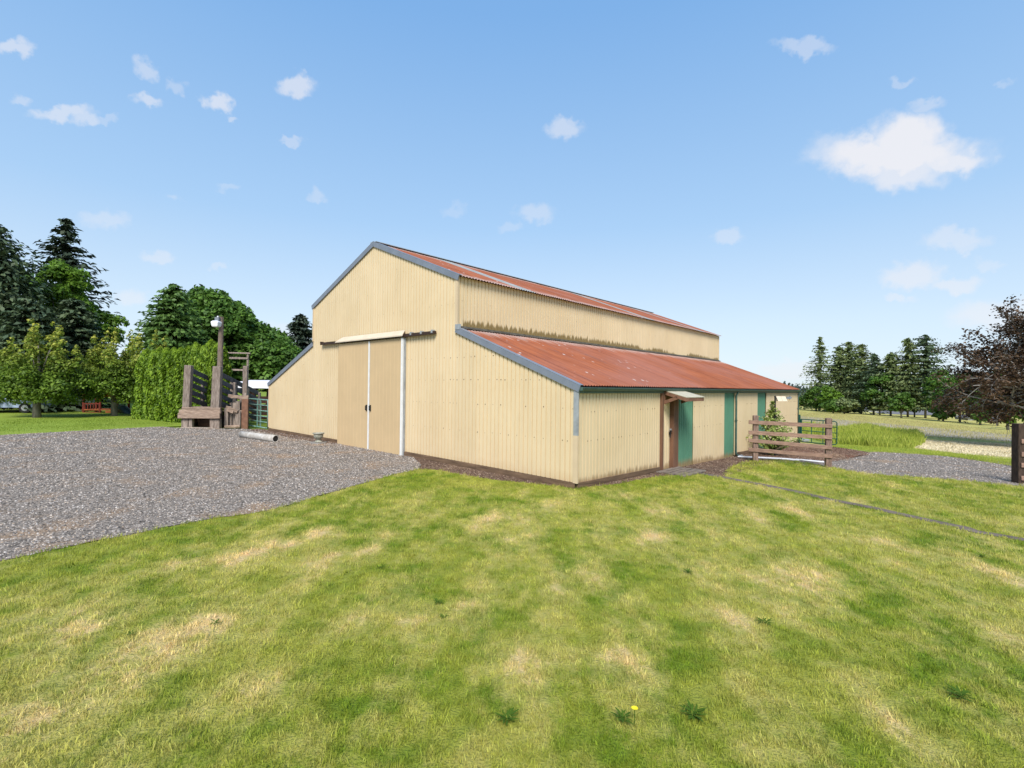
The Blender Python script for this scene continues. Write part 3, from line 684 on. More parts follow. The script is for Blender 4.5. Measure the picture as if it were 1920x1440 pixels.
RIB = .9144/6
def prof(s0, s1):
    """positions and depths of the ribbed profile between s0 and s1 (absolute phase)"""
    pts = []; k = math.floor(s0/RIB) - 1
    while k*RIB < s1 + RIB:
        b = k*RIB
        pts += [(b, 0), (b+.116, 0), (b+.121, -.032), (b+.146, -.032)]; k += 1
    def dep(s):
        for i in range(len(pts)-1):
            if pts[i][0] <= s <= pts[i+1][0]:
                w = (s-pts[i][0])/max(1e-9, pts[i+1][0]-pts[i][0]); return pts[i][1]*(1-w)+pts[i+1][1]*w
        return 0
    return [(s0, dep(s0))] + [q for q in pts if s0+1e-4 < q[0] < s1-1e-4] + [(s1, dep(s1))]
def wall_sheet(name, org, e, n, s0, s1, bot, top, m, breaks=(), parent=None, **k):
    v = []; f = []; P = prof(s0, s1)
    for b in breaks:
        if s0 < b < s1: P.append((b, 0))
    P.sort(); org, e, n = Vector(org), Vector(e), Vector(n)
    for s, d in P:
        p = org + e*s + n*d; v.append((p.x, p.y, bot(s))); v.append((p.x, p.y, top(s)))
    for i in range(len(P)-1): a = 2*i; f.append((a, a+2, a+3, a+1))
    # bent back edge so the sheet has a returned lip
    return link(name, pymesh(name, v, f), m, parent or barn, **k)
def sheets(org, e, n, a, b, bot, top, m=None, breaks=(), name='siding_panel', **k):
    cnt = max(1, round((b-a)/.9144)); w = (b-a)/cnt
    for i in range(cnt):
        off = (i % 2)*.002
        o = Vector(org) + Vector(n)*off
        wall_sheet(name, o, e, n, a+i*w-.012, a+(i+1)*w+.0, bot, top, m or M['siding'], breaks, **k)
# front gable, left to right (local x from -T_ to 0, outward -y)
fb = lambda s: bter(s, 0) + .14
sheets((0, 0, 0), (1, 0, 0), (0, -1, 0), -T_, -T_+W_, fb, lambda s: HE + (s+T_)/W_*(HJ-HE) - .05)
gt = lambda s: HR - abs(s+W_+A_)/A_*(HR-HM) - .05
sheets((0, 0, 0), (1, 0, 0), (0, -1, 0), -T_+W_, -W_, fb, gt, breaks=(-W_-A_,))
sheets((0, 0, 0), (1, 0, 0), (0, -1, 0), -W_, 0, fb, lambda s: HE + (-s)/W_*(HJ-HE) - .05)
# side wall of the lean-to facing the yard (outward +x), upper wall above it
E, NRM = (0, 1, 0), (1, 0, 0)
sheets((0, 0, 0), E, NRM, 0.0, 4.54, lambda t: bter(0, t)+.12, lambda t: HE-.05)
gb = lambda t: bter(0, t)-.06
sheets((0, 0, 0), E, NRM, 7.17, 10.2, gb, lambda t: HE-.05)
sheets((0, 0, 0), E, NRM, 11.40, 14.47, lambda t: bter(0, t)+.03, lambda t: HE-.05)
sheets((0, 0, 0), E, NRM, 15.80, LEN, lambda t: bter(0, t)+.03, lambda t: HE-.05)
for a, b in ((5.72, 7.17), (10.2, 11.40), (14.47, 15.80)):
    sheets((-.045, 0, 0), E, NRM, a, b, gb, lambda t: HE-.05, M['green_panel'], name='green_panel', label='faded green wall panel')
sheets((-W_, 0, 0), E, NRM, 0, LEN, lambda t: HJ-.15, lambda t: HM-.03)
# unseen sides
def plain(name, pts, m=None):
    b = MB().quad(*pts); b.build(name, m or M['siding'], barn)
plain('siding_panel', ((-T_, 0, -.3), (-T_, LEN, -.8), (-T_, LEN, HE), (-T_, 0, HE)))
plain('siding_panel', ((-T_+W_, 0, HJ-.2), (-T_+W_, LEN, HJ-.2), (-T_+W_, LEN, HM), (-T_+W_, 0, HM)))
plain('siding_panel', ((0, LEN, -1), (0, LEN, HE-.03), (-W_, LEN, HJ-.03), (-W_, LEN, HM-.03), (-W_-A_, LEN, HR-.03), (-T_+W_, LEN, HM-.03), (-T_+W_, LEN, HJ-.03), (-T_, LEN, HE-.03), (-T_, LEN, -1)))

# roofs: corrugated sheets running down the slope
def roof_sheet(name, x0, z0, x1, z1, t0, t1, m, **k):
    v = []; f = []; per = .127; n = max(2, int(round((t1-t0)/per*6)))
    nrm = Vector((-(z1-z0), 0, (x1-x0))).normalized()
    if nrm.z < 0: nrm = -nrm
    for i in range(n+1):
        t = t0+(t1-t0)*i/n; d = .016*math.cos(2*PI*t/per)
        for (x, z) in ((x0, z0), (x1, z1)): v.append((x+nrm.x*d, t, z+nrm.z*d))
    for i in range(n): a = 2*i; f.append((a, a+1, a+3, a+2) if x1 > x0 else (a, a+2, a+3, a+1))
    return link(name, pymesh(name, v, f, True), m, barn, **k)
def roof_row(x0, z0, x1, z1, sky=()):
    cnt = 24; a, b = .0, LEN+.05; w = (b-a)/cnt
    for i in range(cnt):
        s = i in sky
        up = .004 if i % 2 else 0
        roof_sheet('skylight_panel' if s else 'roof_panel', x0, z0+up, x1, z1+up, a+i*w-.01, a+(i+1)*w, M['skylight'] if s else M['roof'], **({'label': 'pale grey roof panel'} if s else {}))
sl1 = (HJ-HE)/W_; sl2 = (HR-HM)/A_
roof_row(-W_+.004, HJ, .10, HE-.10*sl1+.02)
roof_row(-W_-A_, HR, -W_+.16, HM-.16*sl2+.02, sky=(3, 13, 20))
roof_row(-T_+W_, HJ, -T_-.10, HE-.02)
roof_row(-W_-A_, HR, -T_+W_-.16, HM-.16*sl2+.02)
# fascia (verge) trims along the front slopes
def fascia(xa, za, xb, zb, hgt=.17):
    b = MB(); a_, b_ = Vector((xa, 0, za)), Vector((xb, 0, zb))
    b.beam((xa, -.035, za+.03-hgt/2), (xb, -.035, zb+.03-hgt/2), .03, hgt)
    b.beam((xa, .04, za+.038), (xb, .04, zb+.038), .18, .012)
    return b.build('verge_trim', M['fascia'], barn)
fascia(-W_+.0, HJ, .12, HE-.12*sl1)
fascia(-W_-A_+.0, HR, -W_+.10, HM-.10*sl2); fascia(-W_-A_, HR, -T_+W_-.10, HM-.10*sl2)
fascia(-T_+W_, HJ, -T_-.12, HE-.12*sl1)
rc = MB(); rc.beam((-W_-A_-.09, -.04, HR+.015), (-W_-A_-.09, LEN+.06, HR+.015), .2, .03); rc.beam((-W_-A_+.09, -.04, HR+.005), (-W_-A_+.09, LEN+.06, HR+.005), .2, .02)
rc.build('ridge_cap', M['galv'], barn)
fl = MB(); fl.beam((-W_+.03, .02, HJ+.03), (-W_+.03, LEN, HJ+.03), .06, .07); fl.beam((-W_+.09, .02, HJ+.0), (-W_+.09, LEN, HJ+.0), .12, .03)
fl.build('flashing', mat('dirty_flashing', (.17, .15, .12), .8, .4, 5), barn)
ec = MB().box((-W_+.09, -.03, HJ+.02), (.2, .06, .16)); ec.build('flashing_cap', M['galv'], barn)
# gutter along the lean-to eave: a half-round trough
gv = []; gf = []; nseg = 8; gx, gz = .13, HE-.10
for t in (-.02, LEN+.06):
    for k in range(nseg+1):
        a = PI + PI*k/nseg; gv.append((gx+.062*math.cos(a), t, gz+.075*math.sin(a)+.03))
    gv.append((gx+.078, t, gz+.032)); gv.append((gx+.078, t, gz+.018))
ng_ = nseg+3
for k in range(ng_-1): gf.append((k, k+1, ng_+k+1, ng_+k))
go = link('gutter', pymesh('gutter', gv, gf), M['gutter'], barn); sm = go.modifiers.new('solid', 'SOLIDIFY'); sm.thickness = .006
MB().box((gx, -.022, gz), (.14, .008, .085)).build('gutter_cap', M['gutter'], barn)
fb_ = MB().box((.035, LEN/2, HE-.13), (.05, LEN, .16)); fb_.build('eave_board', M['gutter'], barn)
# corner trims
zc = lambda s, t: bter(s, t)+.13
MB().box((.004, -.004, (HE-.15+1.2)/2), (.13, .05, HE-.15-1.2)).build('corner_trim', M['galv'], barn, label='bare galvanised upper corner strip')
MB().box((.004, -.004, (1.2+zc(0, 0))/2), (.13, .05, 1.2-zc(0, 0))).build('corner_trim', M['trim'], barn)
MB().box((-W_+.0, -.002, (HM+HJ)/2), (.09, .05, HM-HJ-.14)).build('corner_trim', M['trim'], barn)
MB().box((-T_+W_, -.002, (HM+HJ)/2), (.09, .05, HM-HJ-.14)).build('corner_trim', M['trim'], barn)
MB().box((-T_, -.002, (HE+.2)/2), (.09, .05, HE-.4)).build('corner_trim', M['trim'], barn)
MB().box((.0, LEN, (HE-.4)/2), (.06, .09, HE+.3)).build('corner_trim', M['trim'], barn)
MB().box((-W_, LEN, (HM+HJ)/2), (.06, .08, HM-HJ-.1)).build('corner_trim', M['trim'], barn)
# sill boards along the foot
def sill(a, b, side):
    n = max(1, round((b-a)/3.0)); w = (b-a)/n
    for i in range(n):
        p, q = a+i*w+.006, a+(i+1)*w-.006; o = -.025+random.uniform(-.004, .004)
        bb = MB()
        for za, zb in ((.135, .02), (.015, -.25)):
            if side == 'f': pts = [(p, 0), (q, 0)]; P0 = (p, o, bter(p, 0)); P1 = (q, o, bter(q, 0))
            else: P0 = (-o, p, bter(0, p)); P1 = (-o, q, bter(0, q))
            bb.beam((P0[0], P0[1], P0[2]+(za+zb)/2), (P1[0], P1[1], P1[2]+(za+zb)/2), .05, za-zb, wob=.003)
        bb.build('sill_board', M['baseboard'], barn)
sill(-T_+.02, -11.32, 'f'); sill(-6.95, -.0, 'f'); sill(.03, 4.5, 's'); sill(11.5, 14.4, 's'); sill(15.9, LEN, 's')
# screws: thousands of dark heads, one stuff part
sv_ = MB()
def screw(p, n, r=.010):
    b = len(sv_.v); n = Vector(n); u = Vector((0, 0, 1)); w = n.cross(u)
    c = Vector(p)+n*.007
    for k in range(6): a = 2*PI*k/6; sv_.v.append(c+(u*math.cos(a)+w*math.sin(a))*r)
    sv_.f.append(tuple(range(b, b+6)))
    for k in range(6): sv_.v.append(Vector(p)-n*.004+(u*math.cos(2*PI*k/6)+w*math.sin(2*PI*k/6))*r)
    for k in range(6): sv_.f.append((b+k, b+(k+1) % 6, b+6+(k+1) % 6, b+6+k))
for z in (1.06, 1.86, 2.57, 3.25, 4.9, 5.7, 6.4):
    k = -118
    while k < 0:
        s = k*RIB + .055
        top = gt(s) if -T_+W_ < s < -W_ else (HE + (-s)/W_*(HJ-HE) if s > -W_ else HE+(s+T_)/W_*(HJ-HE))
        if z < top-.25 and not (-11.5 < s < -6.9 and z < 4.4) and random.random() < (.85 if s > -6 else .4):
            screw((s, 0, z+random.uniform(-.012, .012)), (0, -1, 0), .008 if s < -5 else random.choice((.009, .013, .017)))
        k += random.choice((1, 2, 2))
for z in (1.03, 1.76):
    for a, b in ((.1, 4.4), (7.3, 10.1), (11.5, 14.3), (15.9, 21.6)):
        t = a
        while t < b:
            if random.random() < .8: screw((0, math.floor(t/RIB)*RIB+.055, z), (1, 0, 0), random.choice((.010, .015)))
            t += random.choice((1, 2, 3))*RIB
for t in np.arange(.3, LEN, .61):
    if random.random() < .5: screw((-W_, math.floor(t/RIB)*RIB+.055, 5.0), (1, 0, 0), .009)
sv_.build('screw_heads', mat('rusty_screw', (.22, .13, .07), .8, .3, 30), barn, kind='stuff')

# sliding doors
def sdoor(s0, s1, handle_s, lab):
    zb, zt = bter((s0+s1)/2, 0)+.0, 3.98
    v = []; f = []; P = []; n = int(round((s1-s0)/.2286)); w = (s1-s0)/n
    for i in range(n):
        b = s0+i*w; P += [(b, -.085), (b+w-.022, -.085), (b+w-.011, -.080)]
    P.append((s1, -.085))
    for s, y in P: zz = bter(s, 0)-.02; v.append((s, y, zz)); v.append((s, y, zt))
    for i in range(len(P)-1): a = 2*i; f.append((a, a+2, a+3, a+1))
    # sides
    d = link('sliding_door', pymesh('sliding_door', v, f), M['door_tan'], barn, label=lab)
    MB().box(((s0+s1)/2, -.06, (zb+zt)/2), (s1-s0-.004, .035, zt-zb)).build('door_core', M['door_tan'], d)
    h = MB(); h.box((handle_s, -.10, 1.55), (.07, .02, .22)); h.tube([(handle_s, -.11, 1.46), (handle_s, -.15, 1.48), (handle_s, -.15, 1.62), (handle_s, -.11, 1.64)], .013, 6)
    h.build('handle', M['black'], d)
    return d
dl = sdoor(-11.29, -9.12, -9.20, 'left half of the tall tan sliding door'); dr = sdoor(-9.02, -7.06, -8.95, 'right half of the tall tan sliding door')
MB().box((-9.07, -.095, 2.0), (.07, .03, 3.96)).build('edge_trim', M['white'], dl)
MB().box((-7.03, -.10, 2.0), (.085, .06, 3.97)).build('edge_trim', M['white'], dr)
MB().box((-6.955, -.045, 2.0), (.035, .05, 3.97)).build('edge_trim', M['galv'], dr)
tr = MB(); tr.box((-9.02, -.075, 4.065), (7.36, .09, .09)); tr.box((-9.02, -.125, 4.03), (7.36, .012, .04)); track = tr.build('door_track', M['brown_metal'], barn)
for s in (-12.66, -6.55, -5.45, -6.0+.0):
    MB().box((s, -.08, 4.10), (.07, .12, .10)).build('track_bracket', M['galv'] if s > -7 else M['brown_metal'], barn)
hd = MB(); sa, sb_ = -11.36, -6.90
hd.v += [Vector(p) for p in ((sa+.30, -.03, 4.25), (sb_-.10, -.03, 4.25), (sb_, -.20, 4.07), (sa, -.20, 4.07), (sa, -.20, 4.03), (sb_, -.20, 4.03), (sb_-.10, -.03, 4.21), (sa+.30, -.03, 4.21))]
hd.f += [(0, 3, 2, 1), (3, 4, 5, 2), (4, 7, 6, 5), (0, 7, 4, 3), (1, 2, 5, 6)]
hd.build('track_hood', M['hood'], barn)

# personnel door on the side wall with its awning
def sbox(x0, x1, t0, t1, z0, z1, name, m, parent=barn, **k):
    o = MB().box(((x0+x1)/2, (t0+t1)/2, (z0+z1)/2), (x1-x0, t1-t0, z1-z0)).build(name, m, parent, **k); return bevel(o, .005)
zd = bter(0, 5.0)
sbox(-.02, .075, 4.545, 4.66, zd-.04, HE-.2, 'door_jamb', M['brown_wood'])
sbox(-.10, .10, 5.32, 5.69, zd-.04, HE-.2, 'door_jamb', M['brown_wood'])
sbox(-.02, .03, 5.69, 5.73, zd-.04, HE-.2, 'door_stop', M['hood'])
sbox(-.07, .05, 4.66, 5.32, 2.02, HE-.18, 'door_header', M['brown_wood'])
pd_ = wall_sheet('entry_door', (-.03, 0, 0), E, NRM, 4.66, 5.32, lambda t: zd+.02, lambda t: 2.03, M['siding'], label='narrow cream ribbed walk-in door')
hh = MB(); hh.box((.01, 5.25, .95), (.03, .09, .10)); hh.tube([(.02, 5.27, 1.0), (.07, 5.27, 1.0), (.07, 5.20, 1.0)], .012, 6); hh.tube([(.03, 5.24, .93), (.05, 5.21, .85), (.045, 5.19, .80)], .010, 6)
hh.build('handle', M['black'], pd_)
MB().box((.01, 5.30, 1.06), (.05, .07, .05)).build('latch', M['galv'], pd_)
aw = MB(); ta, tb, ox, za_, zo = 4.70, 6.08, .74, 2.335, 2.135
aw.v += [Vector(p) for p in ((.01, ta, za_), (.01, tb-.02, za_), (ox+.05, tb+.04, zo-.01), (ox+.03, ta, zo-.01), (.01, ta, za_-.02), (.01, tb-.02, za_-.02), (ox+.05, tb+.04, zo-.03), (ox+.03, ta, zo-.03))]
aw.f += [(0, 3, 2, 1), (4, 5, 6, 7), (0, 4, 7, 3), (3, 7, 6, 2), (2, 6, 5, 1)]
awn = aw.build('awning', M['awning_roof'], barn)
MB().beam((0.02, ta+.03, za_-.075), (ox, ta+.03, zo-.08), .05, .11).build('rafter', M['brown_wood_h'], awn)
MB().beam((0.02, tb-.05, za_-.075), (ox, tb-.05, zo-.08), .05, .11).build('rafter', M['brown_wood_h'], awn)
MB().beam((ox+.01, ta, zo-.085), (ox+.01, tb, zo-.085), .035, .12).build('awning_fascia', M['brown_wood_h'], awn)
MB().beam((.03, ta+.03, 1.93), (.48, ta+.03, 2.10), .05, .10).build('brace', M['brown_wood_h'], awn)
MB().beam((.03, tb-.05, 1.93), (.48, tb-.05, 2.10), .05, .10).build('brace', M['brown_wood_h'], awn)
MB().box((.04, ta+.03, 2.1), (.05, .10, .42)).build('awning_post', M['brown_wood_h'], awn)
# downspouts
def spout(t, zb, kick):
    b = MB(); pts = [(.13, t, HE-.1), (.11, t, HE-.2), (.05, t, HE-.32), (.05, t, zb)]
    if kick: pts += [(.08, t, zb-.08), (.22, t+.10, zb-.14)]
    b.tube(pts, .038, 8); return b.build('downspout', M['gutter'], barn, True)
spout(11.42, bter(0, 11.4)+.14, True); spout(LEN-.02, bter(0, LEN)+.02, False)
for t, z in ((11.42, 1.1), (LEN-.02, 1.35)): MB().box((.05, t, z), (.09, .10, .03)).build('spout_strap', M['gutter'], barn)

# ================================================================ things beside the barn
# plank doormat at the walk-in door
dm = empty('plank_mat', (*B(.45, 5.0), 0), YAW, label='weathered boards laid flat at the narrow cream door', cat='boards')
for i in range(5):
    x = -.32 + i*.19; wx, wy = B(.45+x, 5.0)
    MB().box((x, random.uniform(-.05, .05), ter(wx)+.03), (.17, 1.5+random.uniform(-.15, .15), .035), (0, .0, random.uniform(-.03, .03)), .004).build('board', M['mat_wood'], dm)
# white drain pipe on the ground
p0 = B(.24, 11.55); pts = [G(1384, 858.5), G(1420, 860), G(1470, 862.5), G(1498, 865)]
pts = [p0] + pts; wp = MB().tube([(x, y, ter(x)+.045) for x, y in pts], .04, 8)
tag(wp.build('drain_pipe', M['pvc'], None, True), 'long white plastic pipe lying from the downspout along the grass edge', 'pipe')
pts = [G(1492, 863), G(1518, 865.5), G(1545, 868)]
wp = MB().tube([(x, y, ter(x)+.035) for x, y in pts], .035, 8)
tag(wp.build('drain_pipe', M['pvc'], None, True), 'short white plastic pipe lying in front of the brown plank fence', 'pipe')
# concrete urn on slab
ux, uy = G(597, 831); uz = ter(ux)
slab = MB(); slab.tube([(ux, uy, uz+.0), (ux, uy, uz+.04)], .33, 18); tag(slab.build('stone_slab', M['slab'], None), 'round grey slab under the urn by the barn', 'slab')
def lathe(prof_, n=24):
    v = []; f = []
    for r, z in prof_:
        for k in range(n): a = 2*PI*k/n; v.append((r*math.cos(a), r*math.sin(a), z))
    for i in range(len(prof_)-1):
        for k in range(n): a = i*n+k; b = i*n+(k+1) % n; f.append((a, b, b+n, a+n))
    return v, f
v, f = lathe([(.0, 0), (.14, 0), (.145, .03), (.12, .05), (.075, .075), (.07, .10), (.10, .13), (.15, .17), (.175, .22), (.18, .27), (.175, .30), (.20, .33), (.225, .35), (.22, .37), (.19, .37), (.17, .34), (.16, .25), (.0, .24)])
u = link('garden_urn', pymesh('garden_urn', v, f, True), M['stone'], None, label='small mossy concrete urn planter standing before the barn siding', cat='urn'); u.location = (ux, uy, uz+.04)
# culvert pipe on the gravel
pa, pb = G(453, 820), G(517, 829)
a3 = Vector((pa[0], pa[1], ter(pa[0])+.13)); b3 = Vector((pb[0], pb[1], ter(pb[0])+.13))
d = (b3-a3).normalized(); u_ = Vector((0, 0, 1)); w_ = d.cross(u_).normalized(); u_ = w_.cross(d); v = []; f = []
rings = [(a3, .135), (a3.lerp(b3, .3), .14), (a3.lerp(b3, .65), .135), (b3, .145), (b3, .118), (b3-d*.7, .118)]
for c, r in rings:
    for k in range(16): q = 2*PI*k/16; v.append(c + (u_*math.cos(q)+w_*math.sin(q))*r)
for i in range(len(rings)-1):
    for k in range(16): a = i*16+k; b = i*16+(k+1) % 16; f.append((a, b, b+16, a+16))
f.append(tuple(range(80, 96))); f.append(tuple(range(16))[::-1])
link('culvert_pipe', pymesh('culvert_pipe', v, f, True), M['pipe_white'], None, label='weathered white hollow pipe lying on the gravel near the gate', cat='pipe')
cp_ = next(o for o in COL.objects if o.name == 'culvert_pipe')
link('bore_shade_disc', pymesh('bore_shade_disc', [b3 - d*.03 + (u_*math.cos(2*PI*k/16)+w_*math.sin(2*PI*k/16))*.121 for k in range(16)], [tuple(range(16))]), M['black'], cp_)  # black disc stands in for the shade inside the pipe mouth

# ---- brown plank fence with two posts
def plank_fence(pa, pb, ha, hb, pw, rails, over_a, over_b, label, m_post, m_rail, rail_h, side, rail_t=.045):
    A_p, B_p = np.array(pa), np.array(pb); d = (B_p-A_p)/np.linalg.norm(B_p-A_p); n = np.array([d[1], -d[0]])*side
    r = empty('plank_fence', (pa[0], pa[1], ter(pa[0])), label=label, cat='fence'); z0 = ter(pa[0])
    for p, h in ((A_p, ha), (B_p, hb)):
        if h:
            zz = ter(p[0])
            bevel(MB().box((p[0]-pa[0], p[1]-pa[1], zz-z0+h/2-.1), (pw, pw, h+.2), (0, 0, math.atan2(d[1], d[0])), .004).build('post', m_post, r), .012)
    La, Lb = A_p - d*over_a, B_p + d*over_b
    for (za, zb) in rails:
        a = La + n*(pw/2+rail_t/2); b = Lb + n*(pw/2+rail_t/2)
        bevel(MB().beam((a[0]-pa[0], a[1]-pa[1], za-z0), (b[0]-pa[0], b[1]-pa[1], zb-z0), rail_t, rail_h, wob=.004).build('rail', m_rail, r), .006)
    return r
fa, fb2 = (9.40, 19.30), (11.78, 18.62)
def zat(px, py, q):   # height of the ray through a pixel over plan point q
    r_ = ray(px, py); return EYE + r_[2]/r_[1]*q[1]
rr = [(zat(1409, y1, fa), zat(1550, y2, fb2)) for y1, y2 in ((791.5, 798.5), (810.5, 819.5), (825.5, 838.5), (842.5, 854.5))]
plank_fence(fa, fb2, zat(1416, 779, fa)-ter(fa[0]), zat(1551, 784, fb2)-ter(fb2[0]), .19, rr, .26, .09, 'brown four-rail plank fence section beside the green panelled wall', M['fence_post'], M['fence'], .14, 1)
ga = G(1912, 905); gb2 = (ga[0]+2.6, ga[1]-.35)
rr = [(zat(1912, y, ga),)*2 for y in (826.5, 850.5, 871, 895)]
plank_fence(ga, gb2, zat(1910, 794, ga)-ter(ga[0]), 1.7, .30, rr, .09, .1, 'dark fence post with lighter rails at the right edge of the yard', M['dark_post'], M['fence'], .15, 1)

# ---- tubular gates
def gate(name, a, b, zb, zt, nrail, verts, label, m, r=.022, curve=.0, group=None):
    """a,b plan points of hinge and free end"""
    a_, b_ = Vector((a[0], a[1], 0)), Vector((b[0], b[1], 0)); d = (b_-a_).normalized(); Ln = (b_-a_).length
    g = empty(name, (a[0], a[1], ter(a[0])), math.atan2(d.y, d.x), label=label, cat='gate'); z0 = ter(a[0])
    tilt = (ter(b[0])-ter(a[0]))/Ln
    f_ = MB(); zz = lambda s, z: z + tilt*s
    arc = [(Ln-.12+.12*math.sin(q), 0, zz(Ln, zt-.12+.12*math.cos(q))) for q in np.linspace(0, PI/2, 5)]
    arc2 = [(Ln-.12+.12*math.cos(q), 0, zz(Ln, zb+.12-.12*math.sin(q))) for q in np.linspace(0, PI/2, 5)]
    f_.tube([(0, 0, zz(0, zb)), (0, 0, zz(0, zt))] + [(.02, 0, zz(0, zt))] + arc + arc2 + [(.02, 0, zz(0, zb))], r*1.15, 8)
    f_.build('gate_frame', m, g, True)
    for i in range(1, nrail-1):
        z = zb + (zt-zb)*(i/(nrail-1))**1.15 if curve else zb + (zt-zb)*i/(nrail-1)
        MB().tube([(0, 0, zz(0, z)), (Ln, 0, zz(Ln, z))], r*.9, 8).build('gate_rail', m, g, True)
    for s in verts: MB().box((s*Ln, 0, zz(s*Ln, (zb+zt)/2)), (.045, .05, zt-zb)).build('gate_stay', m, g)
    return g
M['gate_l'] = mat('highlit_green_gate_tube', (.26, .34, .30), .4, .3, 6, col2=(.02, .14, .09))  # paler tone puts the highlights of the tubes into the colour
gate('tube_gate', (-11.95, 24.55), (-13.75, 26.1), .10, 1.48, 6, (.35, .5), 'green tube gate between old timber posts and the barn corner', M['gate_l'], .028)
hx, hy = B(.15, LEN+.2); ge = G(1569, 838)
gate('tube_gate', (hx, hy), ge, .12, 1.40, 5, (.02, .3, .62), 'dark green tube gate standing open behind the plank fence', M['dark_green'], .024)
MB().tube([(hx-.05, hy+.05, ter(hx)-.1), (hx-.05, hy+.05, ter(hx)+1.65)], .05, 8).build('gate_post', M['dark_green'], None, label='dark green hinge post at the far barn corner', cat='post')
q = G(1503, 827); sb3 = MB().box((q[0], q[1], ter(q[0])+.07), (.5, .7, .14), (0, 0, .4), .01)
tag(bevel(sb3.build('splash_block', M['galv'], None), .02), 'grey splash block on the ground under the corner downspout', 'splash block')

# ---- pole with cream double box and grey arrow
sx, sy = D(1453.5, 21.6); sgn = empty('pole_sign', (sx, sy, ter(sx)), 0.0, label='thin black post with white box panel and grey arrow arm beside young spruce', cat='sign post')
zt_ = zat(1453, 742, (sx, sy))-ter(sx); zl = zat(1453, 752, (sx, sy))-ter(sx)
MB().box((0, 0, zt_/2), (.05, .05, zt_)).build('pole', M['black'], sgn)
for k in range(2):
    b = MB(); x0 = .05+k*.205; b.v += [Vector(p) for p in ((x0, .02, zt_-.02), (x0+.198, .02, zt_-.02), (x0+.228, -.10, zl), (x0+.03, -.10, zl), (x0, .05, zt_-.02), (x0+.198, .05, zt_-.02), (x0+.228, .05, zl), (x0+.03, .05, zl))]
    b.f += [(0, 3, 2, 1), (0, 1, 5, 4), (4, 5, 6, 7), (3, 7, 6, 2), (0, 4, 7, 3), (1, 2, 6, 5)]; b.build('panel', M['hood'], sgn)
b = MB(); zm = (zt_+zl)/2+.03
P_ = [(.49, zm-.05), (.49, zm+.04), (.62, zm+.05), (.62, zm+.09), (.72, zm), (.62, zm-.07), (.62, zm-.05)]
for y in (-.02, .02): b.v += [Vector((x, y, z)) for x, z in P_]
b.f += [tuple(range(7)), tuple(range(7, 14))[::-1]] + [(i, (i+1) % 7, 7+(i+1) % 7, 7+i) for i in range(7)]
b.build('arrow_arm', M['lamp_grey'], sgn)

# ---- cattle loading chute, old timber
cx0, cx1, cy = -16.22, -14.50, 24.9; cz = ter(-15)
chute = empty('loading_chute', (cx0, cy, cz), label='old weathered timber cattle loading chute beside the gravel', cat='loading chute')
def rel(x, y, z): return (x-cx0, y-cy, z-cz)
def tbeam(name, a, b, w, h, m, par=None, up=(0, 0, 1), wob=.01, bv=.012):
    o = MB().beam(rel(*a) if par is chute else a, rel(*b) if par is chute else b, w, h, up, wob).build(name, m, par); return bevel(o, bv)
def zc_(px, py, x, y): r_ = ray(px, py); return EYE + r_[2]/r_[1]*y
deck = cz + 1.03
ztop = EYE + (720-687)/F_PX*cy*1.0
tbeam('post', (cx0+.03, cy, cz-.1), (cx0+.14, cy, cz+3.12), .34, .22, M['old_wood'], chute, (0, 1, 0))
tbeam('post', (cx1-.16, cy-.06, deck-.02), (cx1-.10, cy-.06, cz+3.08), .40, .24, M['old_wood'], chute, (0, 1, 0))
for x, w in ((cx0+.08, .22), (cx0+.33, .16), (cx1-.35, .16), (cx1-.12, .34)):
    tbeam('leg', (x, cy-.02, cz-.1), (x, cy-.02, cz+.47), w, .2, M['old_wood'], chute, (0, 1, 0))
tbeam('dock_plank', (cx0-.22, cy-.20, cz+.62), (cx1+.12, cy-.20, cz+.64), .10, .27, M['old_wood_h'], chute)
tbeam('dock_plank', (cx0-.18, cy-.18, cz+.84), (cx1+.14, cy-.18, cz+.83), .10, .17, M['old_wood_h'], chute)
tbeam('dock_plank', (cx0-.05, cy-.17, cz+.99), (cx1+.14, cy-.17, cz+.985), .12, .13, M['old_wood_h'], chute)
tbeam('ground_sill', (cx0-.1, cy-.16, cz+.03), (cx1-.2, cy-.16, cz+.03), .07, .07, M['old_wood'], chute)
for i in range(3): tbeam('shade_backing_board', (cx0+.05, cy+.9, cz+.09+i*.2), (cx1-.05, cy+.9, cz+.09+i*.2), .05, .19, M['corral'], chute)  # dark boards added to stand for the shaded opening under the dock
for i in range(3): tbeam('shade_backing_board', (cx0-.02, cy+.05, cz+.09+i*.2), (cx0-.02, cy+2.2, cz+.09+i*.17), .05, .19, M['corral'], chute)
for i in range(9):   # deck boards of the sloping ramp
    y = cy+.02+i*.44; z = deck - max(0, (y-cy-.4))*.27
    tbeam('ramp_board', (cx0+.1, y+.2, z), (cx1-.1, y+.2, z-.0), .40, .05, M['old_wood_h'], chute)
for side, x in ((0, cx0+.12), (1, cx1-.10)):
    for i in range(5):
        za = cz + 2.92 - i*.36 if side == 0 else cz + 2.72 - i*.36
        tbeam('side_rail', (x+random.uniform(-.02, .02), cy+.05, za), (x, cy+3.9, za-1.02), .06, .24, M['dark_rail'], chute)
    for yy, hh_ in ((cy+1.3, 2.3), (cy+2.6, 2.0), (cy+3.9, 1.75)):
        tbeam('side_post', (x+(.08 if side else -.08), yy, cz-.1), (x+(.08 if side else -.08), yy, cz+hh_), .13, .13, M['old_wood'], chute, (0, 1, 0))
xg = D(438, 27.0)
tbeam('post', (xg[0], cy+2.1, cz-.1), (xg[0]+.02, cy+2.1, cz+2.32), .30, .25, M['old_wood'], chute, (0, 1, 0))
